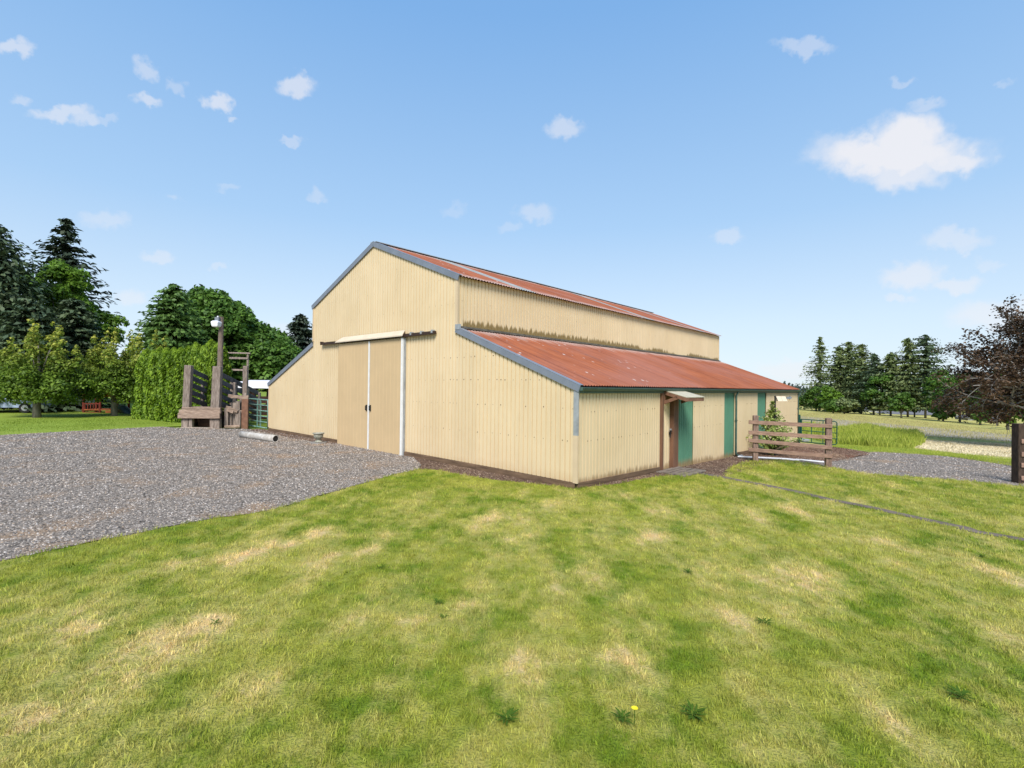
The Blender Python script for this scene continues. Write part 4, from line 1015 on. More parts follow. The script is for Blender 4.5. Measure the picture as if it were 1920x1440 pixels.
# catch pen remains right of the chute
pen = empty('timber_pen', (-13.7, 25.6, cz), label='ragged pile of upright grey planks and posts between chute and green gate', cat='timber pen')
random.seed(11)
for (px, w, y0, y1, dd) in ((425, .20, 803, 765, 25.2), (432, .22, 800, 762, 25.4), (426, .18, 785, 758, 25.6), (440, .20, 802, 755, 25.5), (447, .22, 800, 752, 25.5), (444, .16, 803, 768, 25.3), (452, .20, 797, 742, 25.7), (436, .22, 770, 755, 25.9), (458, .2, 801, 737, 25.8), (449, .15, 803, 771, 25.3)):
    x, y = D(px, dd); zb_ = max(cz-.1, zc_(px, y0, x, y)); zt2 = zc_(px, y1, x, y)
    tbeam('plank', (x+13.7, y-25.6, zb_-cz-.05), (x+13.7+random.uniform(-.08, .08), y-25.6, zt2-cz), w, .07, M['old_wood'], pen, (0, 1, 0), .012)
for (pxa, ya, pxb, yb, dd) in ((428, 742, 466, 747, 25.35), (448, 772, 463, 773, 25.5), (450, 788, 464, 789, 25.6), (424, 763, 446, 772, 25.2), (452, 745, 466, 744, 25.6), (426, 768, 438, 773, 25.1)):
    a = D(pxa, dd); b = D(pxb, dd)
    tbeam('rail', (a[0]+13.7, a[1]-25.6, zc_(pxa, ya, *a)-cz), (b[0]+13.7, b[1]-25.6, zc_(pxb, yb, *b)-cz), .06, .15, M['old_wood_h'], pen)
random.seed(5)
lg = G(432, 803); tbeam('log', (lg[0]+13.7-.3, lg[1]-25.6, .06), (lg[0]+13.7+.45, lg[1]-25.6+.1, .08), .16, .14, M['old_wood_h'], pen, bv=.03)
for (px, w, ytop, dd, lab) in ((459.5, .22, 686, 26.6, 'tall slim grey timber post rising behind the timber pile'), (459, .30, 748, 25.2, 'orange brown board post hinging the green gate')):
    x, y = D(px+ (1.5 if w > .25 else 0), dd); z0 = ter(x)
    bevel(MB().box((x, y, (z0-.1+zc_(px, ytop, x, y))/2), (w, .16, zc_(px, ytop, x, y)-z0+.1), (0, 0, .1), .008).build('timber_post', M['old_wood'] if w < .25 else M['brown_wood_h'], None, label=lab, cat='post'), .012)
# high frame of thin poles behind
fx, fy = D(463, 30.0); fr = empty('crossbar_frame', (fx, fy, ter(fx)), label='tall thin pole frame with crossbars behind the timber posts', cat='frame')
hz = lambda y: zc_(455, y, fx, fy)-ter(fx)
MB().tube([(0, 0, 0), (.02, 0, hz(662))], .06, 8).build('pole', M['old_wood'], fr)
MB().tube([(-2.3, 0, 0), (-2.28, 0, hz(664))], .05, 8).build('pole', M['old_wood'], fr)
for y, w in ((662.5, .07), (672, .11), (694, .10)): MB().beam((-2.4, -.06, hz(y)+.03), (.2 if y < 665 else .06, -.06, hz(y)), .06, w, wob=.01).build('crossbar', M['old_wood'], fr)

# yard light on its pole
lx, ly = D(410.5, 25.6); lp = empty('yard_light', (lx, ly, ter(lx)), label='old wooden light pole with white box lantern on top', cat='light pole')
zt3 = zc_(412, 594, lx, ly)-ter(lx); zz0 = zc_(412, 612, lx, ly)-ter(lx)
MB().tube([(.0, 0, -.1), (.03, 0, zt3*.5), (.06, 0, zt3)], [.17, .135, .105], 12, jit=.04).build('pole', M['pole'], lp)
MB().box((-.02, -.16, zt3-.17), (.20, .22, .24)).build('lamp_housing', M['lamp_grey'], lp)
MB().tube([(-.02, -.16, zt3-.06), (-.02, -.16, zt3+.02)], .04, 8).build('photocell', M['lamp_glass'], lp)
b = MB(); c = (-.05, -.24)
for z, r in ((zt3-.24, .15), (zt3-.31, .225), (zt3-.50, .19), (zt3-.56, .15)):
    for k in range(4): a = PI/4+PI/2*k; b.v.append(Vector((c[0]+r*1.2*math.cos(a), c[1]+r*1.2*math.sin(a), z)))
for i in range(3):
    for k in range(4): b.f.append((i*4+k, i*4+(k+1) % 4, i*4+4+(k+1) % 4, i*4+4+k))
b.f += [(3, 2, 1, 0), (12, 13, 14, 15)]
bevel(b.build('lamp_lens', M['lamp_glass'], lp), .02)
MB().tube([(.06, 0, zt3-.12), (-.02, -.1, zt3-.12)], .03, 6).build('lamp_arm', M['lamp_grey'], lp)

# open shed with white roof behind the gate
sxl, sxr = D(436, 37), D(520, 37); z1 = zc_(470, 717, *D(470, 37)); z2 = zc_(470, 727.5, *D(470, 37))
shed = empty('open_shed', (sxl[0], 37, ter(sxl[0])), label='low open shed with plain white roof behind the gate', cat='shed')
zz_ = ter(sxl[0]); wS = sxr[0]-sxl[0]+1.5
b = MB(); b.v += [Vector(p) for p in ((0, 0, z2-zz_), (wS, 0, z2-zz_-.03), (wS, 2.4, z1-zz_+.12), (0, 2.4, z1-zz_+.12), (0, 0, z2-zz_+.38), (wS, 0, z2-zz_+.36), (wS, 2.4, z1-zz_+.2), (0, 2.4, z1-zz_+.2))]
b.f += [(0, 3, 2, 1), (4, 5, 6, 7), (0, 1, 5, 4), (1, 2, 6, 5), (2, 3, 7, 6), (3, 0, 4, 7)]
b.build('roof', M['tank'], shed)
for x in (.15, 1.6, 3.0, 4.4):
    for y in (.1, 2.3): MB().box((x, y, (z2-zz_)/2), (.14, .14, z2-zz_)).build('post', M['corral'], shed)
cor = empty('corral_fence', (-15.6, 30.2, ter(-15.6)), label='dark brown board corral fence seen through the green gate', cat='fence')
for i in range(6): MB().beam((0, 0, .2+i*.24), (5.6, -.4, .2+i*.24), .04, .17, wob=.01).build('rail', M['corral'], cor)
for x in (0, 1.4, 2.8, 4.2, 5.5): MB().box((x, .06-.4*x/5.6, .85), (.18, .14, 1.9)).build('post', M['corral'], cor)
for i in range(9): MB().box((3.1+i*.24, -.32, 1.05), (.2, .03, 1.9+.05*(i % 3)), wob=.01).build('board', M['corral'], cor)

# red cedar play structure
px_, py_ = D(194, 34.5); pz = ter(px_); play = empty('play_set', (px_, py_, pz), .1, label='red cedar playhouse with railings and dark tube slide under the left trees', cat='play set')
zz4 = lambda y: zc_(195, y, px_, py_)-pz
for x in (-1.25, -.2, .9): 
    for y in (0, 1.2): MB().box((x, y, zz4(740)/2), (.11, .11, zz4(740))).build('post', M['red_wood'], play)
MB().box((-.75, -.02, zz4(757)), (1.1, .08, .08)).build('handrail', M['red_wood'], play)
for i in range(6): MB().box((-1.15+i*.18, -.02, (zz4(757)+zz4(768))/2), (.05, .04, zz4(757)-zz4(768))).build('baluster', M['red_wood'], play)
MB().box((-.2, .6, zz4(768.5)), (2.3, 1.3, .07)).build('deck', M['orange_wood'], play)
for i in range(3): MB().box((-.72, -.06, zz4(770.5)-.13-i*.15), (.95, .04, .13)).build('board', M['red_wood'], play)
MB().box((.55, -.06, zz4(772)), (.7, .04, .14)).build('board', M['orange_wood'], play)
b = MB(); zr = zz4(733); ze = zz4(743); b.v += [Vector(p) for p in ((-.45, -.25, ze), (.35, -.25, zr), (1.15, -.25, ze), (-.45, 1.4, ze), (.35, 1.4, zr), (1.15, 1.4, ze))]
b.v += [p - Vector((0, 0, .06)) for p in b.v[:6]]
b.f += [(0, 1, 4, 3), (1, 2, 5, 4), (6, 9, 10, 7), (7, 10, 11, 8), (0, 6, 7, 1), (1, 7, 8, 2), (3, 4, 10, 9), (4, 5, 11, 10), (0, 3, 9, 6), (2, 8, 11, 5)]; b.build('roof', M['orange_wood'], play)
MB().tube([(1.0, .1, zz4(766)), (1.4, -.1, zz4(767)), (1.7, -.3, zz4(772)), (2.1, -.5, zz4(777)), (2.7, -.6, zz4(779))], .27, 12).build('slide', mat('dark_green_plastic', (.01, .03, .02), .4, .1, 3), play, True)

# parked cars glimpsed below the left trees
def car(x, y, rz, paint, label):
    c = empty('parked_car', (x, y, ter(x)), rz, label=label, cat='car')
    P = [(-2.2, .35), (-2.2, .75), (-2.05, .9), (-1.3, .98), (-.75, 1.42), (.75, 1.45), (1.35, 1.0), (2.1, .88), (2.25, .7), (2.25, .35)]
    b = MB(); n = len(P)
    for y_, k in ((-.86, 1), (-.80, 1), (.80, 1), (.86, 1)):
        for (a, z) in P: b.v.append(Vector((a*(1 if abs(y_) < .83 else .985), y_ if z < .99 else y_*.86, z)))
    for j in range(3):
        for i in range(n-1): q = j*n+i; b.f.append((q, q+1, q+n+1, q+n))
    b.f += [tuple(range(n))[::-1], tuple(range(3*n, 4*n)), tuple([0, n, 2*n, 3*n]) + tuple([3*n+n-1, 2*n+n-1, n+n-1, n-1])]
    b.build('body', paint, c)
    for s in (-1, 1):
        for (x0, x1, x2, x3) in ((-1.1, -.68, -.05, -.05), (.03, .03, .68, 1.12)):
            w = MB(); yy = s*.80; w.v += [Vector((x0, s*.815, 1.02)), Vector((x1, s*.745, 1.37)), Vector((x2, s*.745, 1.37)), Vector((x3, s*.815, 1.02))]; w.v += [p - Vector((0, s*.03, 0)) for p in w.v[:4]]
            w.f += [(0, 1, 2, 3), (4, 7, 6, 5), (0, 4, 5, 1), (1, 5, 6, 2), (2, 6, 7, 3), (3, 7, 4, 0)]; w.build('window', M['glass'], c)
        for x_ in (-1.35, 1.4):
            wh = MB().tube([(x_, s*.70, .33), (x_, s*.89, .33)], .33, 16).build('wheel', M['rubber'], c)
            MB().tube([(x_, s*.885, .33), (x_, s*.90, .33)], .19, 12).build('rim', M['galv'], wh)
    b = MB().beam((1.36, 0, 1.06), (.80, 0, 1.43), 1.3, .02, (0, 0, 1)).build('windscreen', M['glass'], c)
    for s in (-1, 1): MB().box((2.22, s*.6, .68), (.06, .3, .12)).build('headlight', M['lamp_glass'], c)
    return c
car(*D(16, 33), .25, M['car_paint'], 'pale blue parked car behind the leftmost trees')
car(*D(100, 36.5), .1, M['car_paint2'], 'silver parked car behind the forked trunk')

# far houses across the field
def house(px, d, w, dp, hwall, hroof, wall, roof, label, rz=0, nwin=3, base=None):
    x, y = D(px, d); z0 = base if base is not None else ter(min(x, 90))-.3
    h = empty('house', (x, y, z0), rz, label=label, cat='house')
    MB().box((0, 0, hwall/2), (w, dp, hwall)).build('wall', wall, h)
    b = MB(); o = .5; b.v += [Vector(p) for p in ((-w/2-o, -dp/2-o, hwall-.05), (w/2+o, -dp/2-o, hwall-.05), (w/2+o, dp/2+o, hwall-.05), (-w/2-o, dp/2+o, hwall-.05), (-w/2+dp*.3, 0, hwall+hroof), (w/2-dp*.3, 0, hwall+hroof))]
    b.f += [(0, 1, 5, 4), (2, 3, 4, 5), (1, 2, 5), (3, 0, 4), (3, 2, 1, 0)]; rf = b.build('roof', roof, h)
    MB().box((w*.15, .3, hwall+hroof*.9), (.7, .7, 1.0)).build('chimney', M['house_white'], rf)
    for i in range(nwin):
        xx = -w/2 + w*(i+.5)/nwin
        fr_ = MB().box((xx, -dp/2-.02, hwall*.55), (1.3, .06, 1.1)).build('window', M['house_white'], h)
        MB().box((xx, -dp/2-.06, hwall*.55), (1.1, .04, .9)).build('pane', M['glass'], fr_)
    return h
def hb(px, d, y, hw_): return zc_(px, y, *D(px, d)) - hw_
house(1640, 185, 9.5, 7, 2.4, 1.5, M['house_white'], M['house_roof'], 'low white house with grey roof left of centre behind conifers', .0, 3, hb(1640, 185, 768, 2.4))
house(1716, 165, 19, 8, 2.4, 1.5, M['house_grey'], M['house_roof'], 'long grey blue house behind the rightmost conifers', -.1, 5, hb(1716, 165, 776, 2.4))
house(1604, 205, 8, 7, 4.0, 1.6, M['house_white'], M['roof_orange'], 'white house with orange roof showing between conifer trunks', .2, 2, hb(1604, 205, 761, 4.0))
house(1838, 130, 8, 6, 2.2, 1.0, M['house_white'], M['house_roof'], 'white house glimpsed below the purple leaved tree', -.3, 3, hb(1838, 130, 783, 2.2))

# ================================================================ TREES
def cards(name, C, Nn, S, asp=1.6, rand=.7, droop=0.0, axis=None, young=None):
    """one small two-triangle folded leaf clump per centre. C centres, Nn facing normals, S sizes"""
    n = len(C); Nn = Nn + rng.normal(0, rand, (n, 3)); Nn /= np.linalg.norm(Nn, axis=1)[:, None] + 1e-9
    A = rng.normal(0, 1, (n, 3)) if axis is None else axis + rng.normal(0, .35, (n, 3))
    A = A - (A*Nn).sum(1)[:, None]*Nn; A /= np.linalg.norm(A, axis=1)[:, None] + 1e-9
    Bv = np.cross(Nn, A); S = np.asarray(S)[:, None]
    v = np.empty((n, 4, 3)); fold = Nn*S*.18
    v[:, 0] = C - A*S*.5*asp - fold*.2; v[:, 1] = C + Bv*S*.5 + fold; v[:, 2] = C + A*S*.5*asp; v[:, 3] = C - Bv*S*.5 + fold
    v[:, 2, 2] -= droop*S[:, 0]
    me = bpy.data.meshes.new(name); me.vertices.add(n*4); me.loops.add(n*4); me.polygons.add(n)
    me.vertices.foreach_set('co', v.reshape(-1).astype(np.float32))
    me.loops.foreach_set('vertex_index', np.arange(n*4, dtype=np.int32)); me.polygons.foreach_set('loop_start', np.arange(0, n*4, 4, dtype=np.int32))
    me.polygons.foreach_set('loop_total', np.full(n, 4, dtype=np.int32))
    if young is not None: set_attr(me, 'young', np.repeat(young, 4))
    me.update(calc_edges=True); return me
def broadleaf(name, loc, clusters, leaf, per, lm, bark, label, cat='tree', group=None, trunk_r=.25, young=False, trunk_pts=None, squash=.85):
    """clusters: list of (x,y,z,r) in tree space"""
    t = empty(name, (loc[0], loc[1], ter(loc[0]) if len(loc) < 3 else loc[2]), label=label, cat=cat, group=group)
    Cs = []; Ns = []; Ss = []; Yg = []; ztop = max(c[2]+c[3] for c in clusters)
    for (x, y, z, r) in clusters:
        k = int(per*(r**2)); d = rng.normal(0, 1, (k, 3)); d /= np.linalg.norm(d, axis=1)[:, None]
        low = d[:, 2] < -.3; d[low, 2] *= -.6
        rad = r*(.55+.5*rng.random(k)**.5)
        Cs.append(np.array([x, y, z]) + d*rad[:, None]*np.array([1, 1, squash])); Ns.append(d*(1.1 if squash > 1 else .8)+np.array([0, 0, .25 if squash > 1 else .5])); Ss.append(leaf*(.65+.7*rng.random(k)))
        if young: Yg.append(np.clip((d[:, 2]+.1)*1.4, 0, 1)*np.clip((z/ztop-.4)*2.2, 0, 1)*rng.random(k)**.6)  # rises with height and upward facing: light on the tops put into colour
    me = cards('crown', np.concatenate(Cs), np.concatenate(Ns), np.concatenate(Ss), young=np.concatenate(Yg) if young else None)
    link('crown', me, lm, t)
    zc0 = min(c[2] for c in clusters)
    tb = MB(); th = ztop*.75
    tp = trunk_pts or [(0, 0, -.2), (random.uniform(-.1, .1), 0, th*.3), (random.uniform(-.3, .3), random.uniform(-.2, .2), th*.65), (0, 0, th)]
    tb.tube(tp, [trunk_r*1.25, trunk_r, trunk_r*.6, trunk_r*.2], 10, jit=.06)
    for (x, y, z, r) in random.sample(list(clusters), min(14, len(clusters))):
        s = Vector((0, 0, max(.8, z*.35))); e = Vector((x, y, z)); m_ = s.lerp(e, .5)+Vector((0, 0, .25))
        tb.tube([s, m_, e], [trunk_r*.4, trunk_r*.25, trunk_r*.08], 6)
    tb.build('trunk', bark, t, True); return t
def ell(n, cx, cy, cz, rx, ry, rz, r0, r1, surf=.55):
    o = []
    for i in range(n):
        d = rng.normal(0, 1, 3); d /= np.linalg.norm(d); k = surf+(1-surf)*rng.random()**.5
        o.append((cx+d[0]*rx*k, cy+d[1]*ry*k, cz+d[2]*rz*k, random.uniform(r0, r1)))
    return o
def conifer(name, loc, h, rb, zb, lm, bark, label, leaf=.35, whorls=30, perw=7, dens=9, droop=.25, taper=.85, sparse=0.0, up=0.0, group=None, trunk_r=.22, lean=0.0, cat='tree', irr=.3, flat=.5):
    t = empty(name, (loc[0], loc[1], ter(loc[0]) if len(loc) < 3 else loc[2]), label=label, cat=cat, group=group)
    Cs = []; Ns = []; Ss = []; Ax = []; br = MB()
    for w in range(whorls):
        q = w/(whorls-1); z = zb + (h-zb)*(q**.95)
        for k in range(perw):
            if random.random() < sparse: continue
            a = random.uniform(0, 2*PI); Lb = rb*((1-q)**taper)*random.uniform(1-irr, 1+irr*.6) + .06*rb
            zz = z + random.uniform(-.5, .5)*(h-zb)/whorls*1.3
            if zz > h: continue
            dirv = np.array([math.cos(a), math.sin(a), 0]); n = max(3, int(dens*Lb/rb*1.3)+1)
            s = (np.arange(n)+rng.random(n)*.8)/n
            x = dirv*(s*Lb)[:, None]; x[:, 2] = zz - droop*Lb*s**1.5 + up*Lb*s + .12*Lb*s**4*(1 if droop > .1 else 0)
            x[:, 0] += lean*zz
            side = np.cross(dirv, [0, 0, 1]); x += side*(rng.normal(0, .16, n)*Lb*s)[:, None]
            x[:, 2] += rng.normal(0, .06*leaf, n)
            Cs.append(x); Ns.append(np.tile([0, 0, 1.0], (n, 1)) + dirv*.35); Ss.append(leaf*(.6+.7*rng.random(n))*(1.15-.45*s)); Ax.append(np.tile(dirv, (n, 1)))
            if Lb > rb*.3 and k % 2 == 0: br.tube([(lean*zz, 0, zz), tuple(dirv*Lb*.5+np.array([lean*zz, 0, zz-droop*Lb*.35+up*Lb*.5]))], [.03+trunk_r*.1, .012], 4, cap=False)
    k = int(dens*1.5); Cs.append(np.column_stack([np.full(k, lean*h)+rng.normal(0, .03, k)*leaf, rng.normal(0, .05, k), h-rng.random(k)*leaf*1.5])); Ns.append(rng.normal(0, 1, (k, 3))); Ss.append(np.full(k, leaf*.5)); Ax.append(np.tile([0, 0, 1.0], (k, 1)))
    C = np.concatenate(Cs); me = cards('crown', C, np.concatenate(Ns), np.concatenate(Ss), asp=1.9, rand=flat, axis=np.concatenate(Ax), droop=.15)
    link('crown', me, lm, t)
    br.tube([(0, 0, -.3), (lean*h*.5, 0, h*.5), (lean*h, 0, h*.97)], [trunk_r, trunk_r*.6, .03], 10, jit=.05)
    br.build('trunk', bark, t, True); return t

L_ = {}
L_['fir'] = leafmat('dark_fir_needles', (.02, .035, .024), (.055, .075, .042), trans=.12)
L_['pine'] = leafmat('blue_green_pine_needles', (.04, .07, .035), (.11, .15, .07), trans=.15)
L_['conif'] = leafmat('mid_green_conifer_needles', (.075, .115, .04), (.23, .27, .10), trans=.2)
L_['bright'] = leafmat('bright_spring_leaves', (.06, .13, .012), (.17, .30, .03), trans=.35)
L_['maple'] = leafmat('yellow_green_leaves', (.045, .095, .011), (.19, .29, .03), tip=(.62, .58, .10), trans=.32)
L_['dark'] = leafmat('dense_dark_leaves', (.032, .085, .012), (.125, .235, .034), trans=.25, scale=.7)
L_['cedar'] = leafmat('arborvitae_sprays', (.045, .10, .006), (.13, .22, .016), tip=(.27, .40, .03), trans=.25, scale=2.2)
L_['beech'] = leafmat('purple_brown_leaves', (.045, .026, .016), (.155, .098, .055), trans=.2)
L_['green'] = leafmat('medium_green_leaves', (.04, .095, .012), (.12, .215, .035), trans=.3)
L_['hemlock'] = leafmat('soft_green_conifer_sprays', (.06, .12, .025), (.14, .24, .055), trans=.25)
L_['sapling'] = leafmat('young_spruce_needles', (.12, .19, .025), (.46, .52, .16), trans=.25, scale=5)
L_['hill'] = leafmat('far_forest_needles', (.035, .055, .045), (.075, .105, .085), trans=.1, scale=.1)  # slight blue of distant haze is put into the needle colour

# --- left group
dT1 = D(70, 29.2)
def spires(specs, n, seed):
    random.seed(seed); o = []
    for (x, y, zb, zt, r) in specs:
        for i in range(n):
            q = (i+.5)/n; z = zb+(zt-zb)*q; rr_ = r*(1.12-q**1.8*.85)
            a = random.uniform(0, 2*PI); k = random.uniform(.1, .6)*rr_
            o.append((x+math.cos(a)*k, y+math.sin(a)*k, z, rr_*random.uniform(.36, .52)))
    return o
broadleaf('maple_tree', dT1, spires([(-.9, -.5, .9, 2.6, 1.2), (1.1, -.4, .9, 2.6, 1.2), (-1.5, 0, 1.1, 4.7, 1.0), (-.75, .2, 1.5, 4.9, .8), (-.2, -.1, 1.6, 5.7, 1.05), (.75, .2, 1.6, 5.6, .95), (1.4, -.1, 1.4, 5.0, .9), (.2, -.9, 1.3, 4.2, 1.1), (0, .9, .9, 4.8, 1.2), (2.0, .3, 1.6, 4.2, .8), (-2.1, .2, 1.5, 3.6, .8)], 13, 3), .10, 900, L_['maple'], M['bark_grey'],
          'yellow-tipped round tree with thick forked trunk, leftmost near tree', squash=1.45, trunk_r=.17, young=True, trunk_pts=[(0, 0, -.2), (-.02, 0, 1.0), (.1, 0, 2.2), (0, 0, 4.2)])
dT2 = D(215, 31.8)
broadleaf('maple_tree', dT2, spires([(-.8, -.5, 1.0, 2.8, 1.2), (1.2, -.4, 1.0, 2.8, 1.2), (-1.3, 0, 1.6, 5.0, 1.0), (-.75, .3, 1.8, 5.7, .7), (.1, -.1, 1.6, 5.6, .9), (.9, .2, 1.6, 5.5, .95), (1.6, 0, 1.6, 5.3, .9), (2.4, .1, 1.8, 5.5, .8), (3.0, .2, 2.2, 5.2, .6), (.5, -.9, 1.4, 4.2, 1.1), (.3, .9, 1.4, 4.8, 1.2), (-1.8, .3, 1.4, 3.8, .9)], 13, 9), .10, 900, L_['maple'], M['bark_grey'],
          'yellow-tipped tree with single trunk beside the cedar hedge', squash=1.45, trunk_r=.15, young=True)
def at(px, d): x, y = D(px, d); return (x, y)
def hgt(px, py, d): x, y = D(px, d); return zc_(px, py, x, y) - ter(x)
conifer('fir_tree', at(124, 48), hgt(120, 411, 48), 5.6, 3.0, L_['fir'], M['bark'], 'tall black-green fir towering over the left trees', leaf=.38, whorls=28, perw=11, dens=24, droop=.12, taper=.82, trunk_r=.4, lean=-.015, irr=.35, flat=.35)
conifer('pine_tree', at(-22, 36), hgt(-10, 425, 36), 4.4, 2.5, L_['pine'], M['bark'], 'broad blue-green pine cut by the left photo edge', leaf=.30, whorls=34, perw=13, dens=24, droop=-.05, up=.35, taper=.6, trunk_r=.3)
conifer('pine_tree', at(52, 34), hgt(52, 560, 34), 3.3, .45, L_['pine'], M['bark'], 'dark trunked pine directly behind the forked maple', leaf=.26, whorls=30, perw=12, dens=20, droop=.1, taper=.5, trunk_r=.3)
conifer('pine_tree', at(135, 38), hgt(135, 560, 38), 3.2, .4, L_['pine'], M['bark'], 'bluish young pine in the gap between the two maples', leaf=.26, whorls=30, perw=12, dens=20, droop=.15, taper=.55, trunk_r=.2)
z0_ = lambda px, py, d: hgt(px, py, d)
broadleaf('walnut_tree', at(112, 41), ell(20, 0, 0, z0_(105, 545, 41), 1.5, 1.5, 2.0, .6, .95) + ell(16, .6, 0, z0_(112, 600, 41), 2.0, 1.8, 1.6, .7, 1.0) + [(-.3, 0, z0_(100, 496, 41), .5), (.2, 0, z0_(108, 505, 41), .6), (-1.0, 0, z0_(85, 560, 41), .7)], .17, 420, L_['bright'], M['bark'], 'bright green tree rising in front of the tall fir', trunk_r=.22)
broadleaf('walnut_tree', at(182, 43), ell(16, 0, 0, z0_(180, 610, 43), 1.7, 1.5, 1.2, .6, .9) + ell(14, -.6, 0, z0_(170, 650, 43), 2.1, 1.5, 1.3, .7, 1.0) + [(-.8, 0, z0_(160, 578, 43), .7), (1.6, 0, z0_(208, 625, 43), .6)], .17, 420, L_['bright'], M['bark'], 'bright green tree at the right foot of the tall fir', trunk_r=.22)
broadleaf('walnut_tree', at(5, 42), ell(30, 0, 0, z0_(5, 560, 42), 2.8, 2.0, 2.6, .8, 1.2) , .28, 150, L_['green'], M['bark'], 'green broadleaf tree behind the edge pine', trunk_r=.25)
for (px, d, zt, w, lab) in ((30, 50, 640, 4.0, 'far left shrubby tree behind the parked cars'), (240, 52, 690, 3.5, 'low tree behind the play set'), (150, 56, 700, 4.5, 'low dark tree in the gap behind the maples')):
    hh5 = z0_(px, zt, d); broadleaf('broadleaf_tree', at(px, d), ell(26, 0, 0, hh5*.62, w, 2.2, hh5*.36, .8, 1.2), .3, 120, L_['dark'], M['bark'], lab, trunk_r=.2)
# big dark broadleaf mass behind hedge
conifer('hemlock_tree', at(322, 36), hgt(314, 533, 36), 3.3, 1.5, L_['hemlock'], M['bark'], 'soft pale green conifer with wispy leader behind the hedge', leaf=.24, whorls=38, perw=14, dens=20, droop=.25, taper=.55, trunk_r=.2, irr=.25)
def mound(px, top, d, rx, ztop_px, n, lab, seed, bot=2.0, extra=()):
    random.seed(seed); zt = hgt(px, ztop_px, d); cz5 = (zt+bot)/2; rz = (zt-bot)/2
    cl = ell(n, 0, 0, cz5, rx*.86, rx*.6, rz*.88, .7, 1.25, .75) + [(x, -.5, hgt(px, yy, d)-.4, r) for x, yy, r in extra]
    return broadleaf('walnut_tree', at(px, d), cl, .22, 260, L_['dark'], M['bark'], lab, trunk_r=.35)
mound(385, 548, 42, 4.3, 552, 130, 'largest dark green rounded tree behind the lamp pole', 21, extra=((-.2, 548, 1.0), (1.2, 556, 1.0), (2.2, 575, .9), (3.2, 588, .9), (-2, 560, 1)))
mound(462, 600, 44, 3.9, 606, 105, 'middle dark green tree behind the pole frame', 22, extra=((0, 596, .7), (-1.3, 586, .8), (1.6, 615, .8)))
mound(508, 630, 43, 2.4, 634, 60, 'small rounded dark tree next to the barn roof', 23, bot=1.5, extra=((-.6, 628, .6), (.8, 640, .6)))
conifer('spruce_tree', at(562, 47), hgt(566, 590, 47), 3.3, 1.5, L_['fir'], M['bark'], 'dark pointed conifer just left of the barn wall', leaf=.28, whorls=30, perw=12, dens=18, droop=.1, up=.15, taper=.7, trunk_r=.2)
# --- cedar hedge: individual arborvitae
def arbor_mesh(seed, h=4.3, r=.50, n=7500):
    g = np.random.default_rng(seed); q = g.random(n)**.92; z = q*h; a = g.random(n)*2*PI
    prof5 = np.where(q < .82, 1.0-.12*(q/.82), .88*np.clip(1-((q-.82)/.18)**1.5, 0, 1)**.8)
    lob = 1+.15*np.sin(3*a+seed)+.10*np.sin(7*a+2*z+seed)+.12*np.sin(5*z+3*a)
    rad = r*prof5*lob*(.78+.26*g.random(n)**.7)*(1.1-.2*q); C = np.column_stack([np.cos(a)*rad, np.sin(a)*rad, z])
    Nn = np.column_stack([np.cos(a), np.sin(a), np.full(n, .35)])
    y = np.clip((g.random(n)-.45)*1.2 + np.clip((lob-1)*2.4, -.3, .4) + (q > .93)*.5, 0, 1)
    me = cards('crown', C, Nn,   .07+.07*g.random(n), asp=2.0, rand=.5, axis=np.tile([0, 0, 1.0], (n, 1))+.3*Nn, young=y); me.materials.append(L_['cedar']); return me
ams = [arbor_mesh(s) for s in (1, 2, 3)]
tr_me = pymesh('trunk', *(lambda b: (b.v, b.f))(MB().tube([(0, 0, -.1), (0, 0, 3.2)], [.09, .03], 6)))
ha, hb_ = np.array(D(275, 30.3)), np.array(D(410, 27.0)); nH = 11
places = ['first shrub at the left end', 'second from the left', 'third from the left', 'fourth from the left', 'fifth from the left', 'just left of the chute', 'behind the left chute post', 'behind the chute rails', 'behind the chute between its posts', 'behind the lamp pole', 'rounded right end just past the lamp pole']
for i in range(nH):
    p = ha + (hb_-ha)*i/(nH-1); s = empty('hedge_shrub', (p[0], p[1], ter(p[0])), random.uniform(0, 6), label='bright green arborvitae of the hedge, ' + places[i], cat='shrub', group='arborvitae hedge behind the loading chute')
    k = .97+.05*i/nH+random.uniform(-.045, .045); s.scale = (1.0, 1.12, k*(.985+.02*i/nH))
    link('crown', ams[i % 3], None, s); link('trunk', tr_me, M['bark'], s)
# weeds at the left hedge foot, low plants
# --- right group: conifers across the field
def edge(px, py): return G(px, py)
RC = [(1536, 632, 772, 36, 'conif', 'slim open conifer standing first on the left of the field line', .95, .35, .28), (1572, 650, 775, 30, 'conif', 'bushy conifer beside the slim leftmost one', .6, .1, .1),
      (1590, 641, 776, 44, 'conif', 'dense broad conifer, second tallest of the left clump', .65, .1, .05), (1615, 646, 778, 30, 'conif', 'narrow conifer leaning on the broad dense one', .6, .15, .1),
      (1638, 664, 780, 34, 'pine', 'short spiky conifer in the dip of the tree line', .8, .3, .15), (1670, 661, 782, 34, 'conif', 'medium conifer just right of the dip', .65, .25, .15),
      (1702, 634, 784, 38, 'conif', 'steep pointed conifer near the right of the line', .75, .15, .08), (1735, 628, 786, 44, 'pine', 'open topped pine with bare pale trunk, rightmost of the line', .55, .35, .22)]
for (px, top, base, hw_, lm, lab, tp, sp, sp2) in RC:
    q = G(px, base-2); d = q[1]; h = hgt(px, top, d); conifer('field_conifer', q, h, hw_*d/F_PX*1.2, h*(.04 if px < 1600 else .11), L_[lm], M['bark_grey'], lab, leaf=.55, whorls=34, perw=11, dens=11, droop=.12, taper=tp*.85, sparse=sp*.7, trunk_r=.26, irr=.45, flat=.9)
